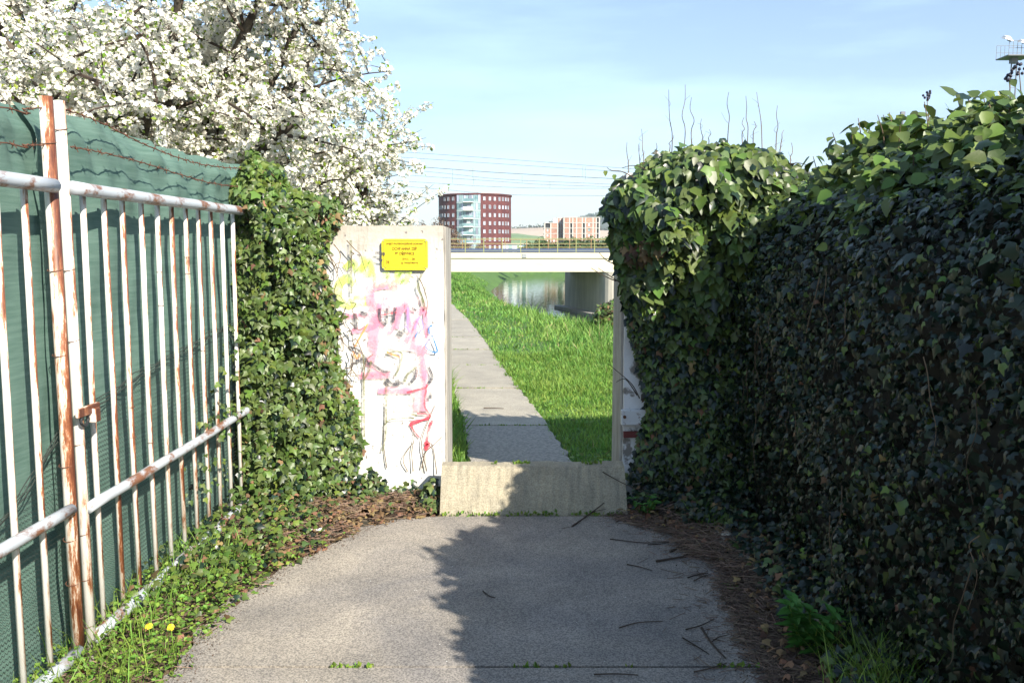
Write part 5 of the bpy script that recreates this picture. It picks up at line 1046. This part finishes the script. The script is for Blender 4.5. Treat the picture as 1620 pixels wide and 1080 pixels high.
# ------------------------------------------------------------------ hills
def hill(name, x0_, x1_, y, ridge, m, depth=300, seed=0, rough=0, nn=160):
    mb = MB(); X = np.linspace(x0_, x1_, nn); a = len(mb.v)
    rows_ = [(-.35, 0), (0.15, .35), (.5, .75), (1, 1), (1.5, .6)]
    for dy, f in rows_:
        for x in X: z = ridge(x); mb.v.append(Vector((x, y + depth * dy, -2 + (z + 2) * f + rough * f * mn.noise(Vector((x * .05, dy * 3, seed))))))
    for r_ in range(4):
        for i in range(nn - 1): p = r_ * nn + i; mb.f.append((p, p + 1, p + nn + 1, p + nn))
    return mb.build(name, m, smooth=True, kind='structure')
def rz(pts, Y): Q = [((px - 810) / FPX * Y, EYE + (395 - py) * Y / FPX) for px, py in pts]; return lambda x: float(np.interp(x, [q[0] for q in Q], [q[1] for q in Q]))
hill('meadow_hill', -700, 1500, 800, rz([(-400, 378), (700, 374), (815, 369), (850, 374), (1100, 380), (2500, 384)], 1000), M['hillgreen'], 200, 1)
hill('field_hill', -1400, 2200, 1150, rz([(-700, 370), (600, 366), (808, 362), (862, 360), (900, 362), (1100, 372), (2600, 384)], 1450), M['field'], 300, 2)
hill('wooded_hill', -600, 4200, 2000, rz([(500, 372), (800, 363), (860, 358), (900, 354), (925, 346), (950, 341), (975, 337), (1050, 326), (1200, 330), (1500, 350), (2600, 372)], 2500), M['wood'], 500, 3, rough=6, nn=500)
g = np.random.default_rng(77); n = 1500; x = g.uniform(-300, 500, n); rf = rz([(-700, 370), (600, 366), (808, 362), (862, 360), (900, 362), (1100, 372), (2600, 384)], 1450); P = np.stack([x, 1445 + g.uniform(-10, 10, n), np.array([rf(a) for a in x]) + g.uniform(-1, 3.0, n) * (.5 + .5 * (vnoise(np.stack([x, x * 0, x * 0], 1), .02, 78) > 0))], 1)
scatter('far_wood', P, g.normal(0, 1, (n, 3)), g.normal(0, 1, (n, 3)), g.uniform(2.5, 5, n), SMALL, M['wood'], kind='stuff', label='thin dark line of far woodland on the field ridge')
n = 9000; x = g.uniform(100, 1500, n); rf = rz([(500, 372), (800, 363), (860, 358), (900, 354), (925, 346), (950, 341), (975, 337), (1050, 326), (1200, 330), (1500, 350), (2600, 372)], 2500); f = g.random(n)
P = np.stack([x, 2000 + 500 * (.5 + .5 * f), np.array([-2 + (rf(a) + 2) * (.75 + .25 * b) + 3 for a, b in zip(x, f)])], 1); scatter('hill_forest', P, g.normal(0, 1, (n, 3)), g.normal(0, 1, (n, 3)) + [0, 0, 1], g.uniform(7, 13, n), SMALL, M['fartree'], kind='stuff', label='woodland covering the blue hill on the right')

# ------------------------------------------------------------------ overhead wires, masts, floodlight tower
def wire(pts, Y, lab, r_=.02):
    P = [atY(x, y, Y) for x, y in pts]; a, b = P[0], P[-1]; d = (P[1] - P[0]).normalized(); e = (P[-1] - P[-2]).normalized(); P = [a - d * 14] + P + [b + e * 26]; Q = smooth_path([tuple(p) for p in P], 5)
    mb = MB(Q[0]); mb.tube(Q, r_, 4); ob = mb.build('overhead_wire', M['dark']); return tag(ob, lab, 'wire', 'railway overhead wires')
WR = [([(645, 241), (800, 252), (970, 265)], 'overhead wire, the topmost of the bunch'), ([(650, 250), (800, 260), (970, 271)], 'overhead wire, second from the top'), ([(690, 266), (800, 274), (975, 283)], 'overhead wire, darkest and thickest of the bunch'),
      ([(700, 274), (800, 284), (975, 292)], 'overhead wire just below the darkest one'), ([(700, 281), (800, 288), (860, 292), (975, 296)], 'overhead wire in the lower middle of the bunch'), ([(690, 290), (770, 295), (870, 298), (975, 298)], 'overhead wire, last but one from below'), ([(690, 299), (800, 308), (975, 310)], 'overhead wire, lowest, just over the red tower')]
for i, (p, l) in enumerate(WR): wire(p, 90 + i, l, .032 if i == 2 else .02)
for px, a, b in ((748, 266, 281), (826, 278, 289), (922, 263, 281), (926, 264, 285), (749, 281, 292), (716, 268, 290), (870, 288, 298)):
    q1, q2 = atY(px, a, 93), atY(px, b, 93); mb = MB(q1); mb.tube([q1, q2], .012, 4); tag(mb.build('wire_dropper', M['dark']), ['short vertical dropper below the second overhead wire left of centre', 'dropper of the wires under the middle of the sky gap', 'left one of two close droppers near the right hedge', 'right one of two close droppers near the right hedge', 'lower dropper just above the glazed bay of the tower', 'dropper nearest the blossom tree', 'short low dropper midway between tower and hedge'][[748, 826, 922, 926, 749, 716, 870].index(px)], 'wire', 'droppers between the overhead wires')
q = atY(1593, 300, 62); ft = empty('floodlight_tower', (q.x, 62, 0), 'tall grey floodlight mast with a railed platform at the upper right', 'light tower')
zt_ = atY(1593, 92, 62).z; X = q.x; mb = MB(ft.location)
for dx in (-.18, .18): mb.tube([(X + dx, 62, -.5), (X + dx, 62, zt_)], .045, 6)
mb.build('mast_legs', M['maststeel'], ft); mb = MB(ft.location); z = 1.0
while z < zt_ - .3: mb.tube([(X - .18, 62, z), (X + .18, 62, z)], .02, 4); z += .4
mb.build('ladder_rungs', M['maststeel'], ft); mb = MB(ft.location); mb.box(X - .85, X + .9, 61.2, 62.8, zt_, zt_ + .07); mb.box(X - .25, X + .15, 61.8, 62.2, zt_ - .35, zt_ - .001); mb.build('platform', M['maststeel'], ft)
for i in range(7):
    for yy in (61.22, 62.78): xx = X - .83 + 1.71 * i / 6; mb = MB((xx, yy, zt_)); mb.tube([(xx, yy, zt_ + .07), (xx, yy, zt_ + .98)], .016, 4); mb.build('guard_post', M['maststeel'], ft)
for yy in (61.22, 62.78):
    for zz in (.5, .98): mb = MB(); mb.tube([(X - .83, yy, zt_ + zz), (X + .88, yy, zt_ + zz)], .018, 4); mb.build('guard_rail', M['maststeel'], ft)
for dx, tw in ((-1.0, -.3), (.75, .25), (.1, 0)):
    c = Vector((X + dx, 61.1, zt_ + 1.0 - (.25 if dx == .1 else 0))); mb = MB(c); P = [(-.3, -.2, .02), (.3, -.2, -.05 + tw * .3), (.34, .25, .1), (-.34, .25, .16)]; lo = [c + Vector(p) for p in P]; hi = [c + Vector((p[0] * .6, p[1] * .6, p[2] + .17)) for p in P]
    mb.quad(*lo[::-1]); mb.quad(*hi)
    for k in range(4): k2 = (k + 1) % 4; mb.quad(lo[k], lo[k2], hi[k2], hi[k])
    mb.build('floodlight', M['whitesteel'], ft); mb = MB(c); mb.tube([c + Vector((0, .1, 0)), Vector((X + dx * .7, 61.25, zt_ + .9))], .03, 5); mb.build('floodlight_arm', M['maststeel'], ft)
q = atY(1428, 183, 60); pm = empty('rail_mast', (q.x, 60, 0), 'thin grey mast tip just above the hedge on the right', 'pole'); mb = MB(pm.location); mb.tube([(q.x, 60, -.5), (q.x, 60, q.z)], .07, 6); mb.build('mast_shaft', M['maststeel'], pm); mb = MB(pm.location); mb.box(q.x - .14, q.x + .14, 59.9, 60.1, q.z, q.z + .25); mb.build('mast_cap', M['maststeel'], pm)
bpy.context.view_layer.update()

# ------------------------------------------------------------------ air
hz = bpy.data.materials.new('air'); hz.use_nodes = True; N_ = hz.node_tree.nodes; N_.remove(N_['Principled BSDF']); pv = N_.new('ShaderNodeVolumePrincipled')
pv.inputs['Density'].default_value = .0002; pv.inputs['Color'].default_value = (.86, .93, 1, 1); pv.inputs['Anisotropy'].default_value = .2; hz.node_tree.links.new(pv.outputs[0], N_['Material Output'].inputs['Volume'])
mb = MB(); mb.box(-4100, 4300, -320, 4100, -6.5, 150); ob = mb.build('haze', hz); ob['kind'] = 'stuff'
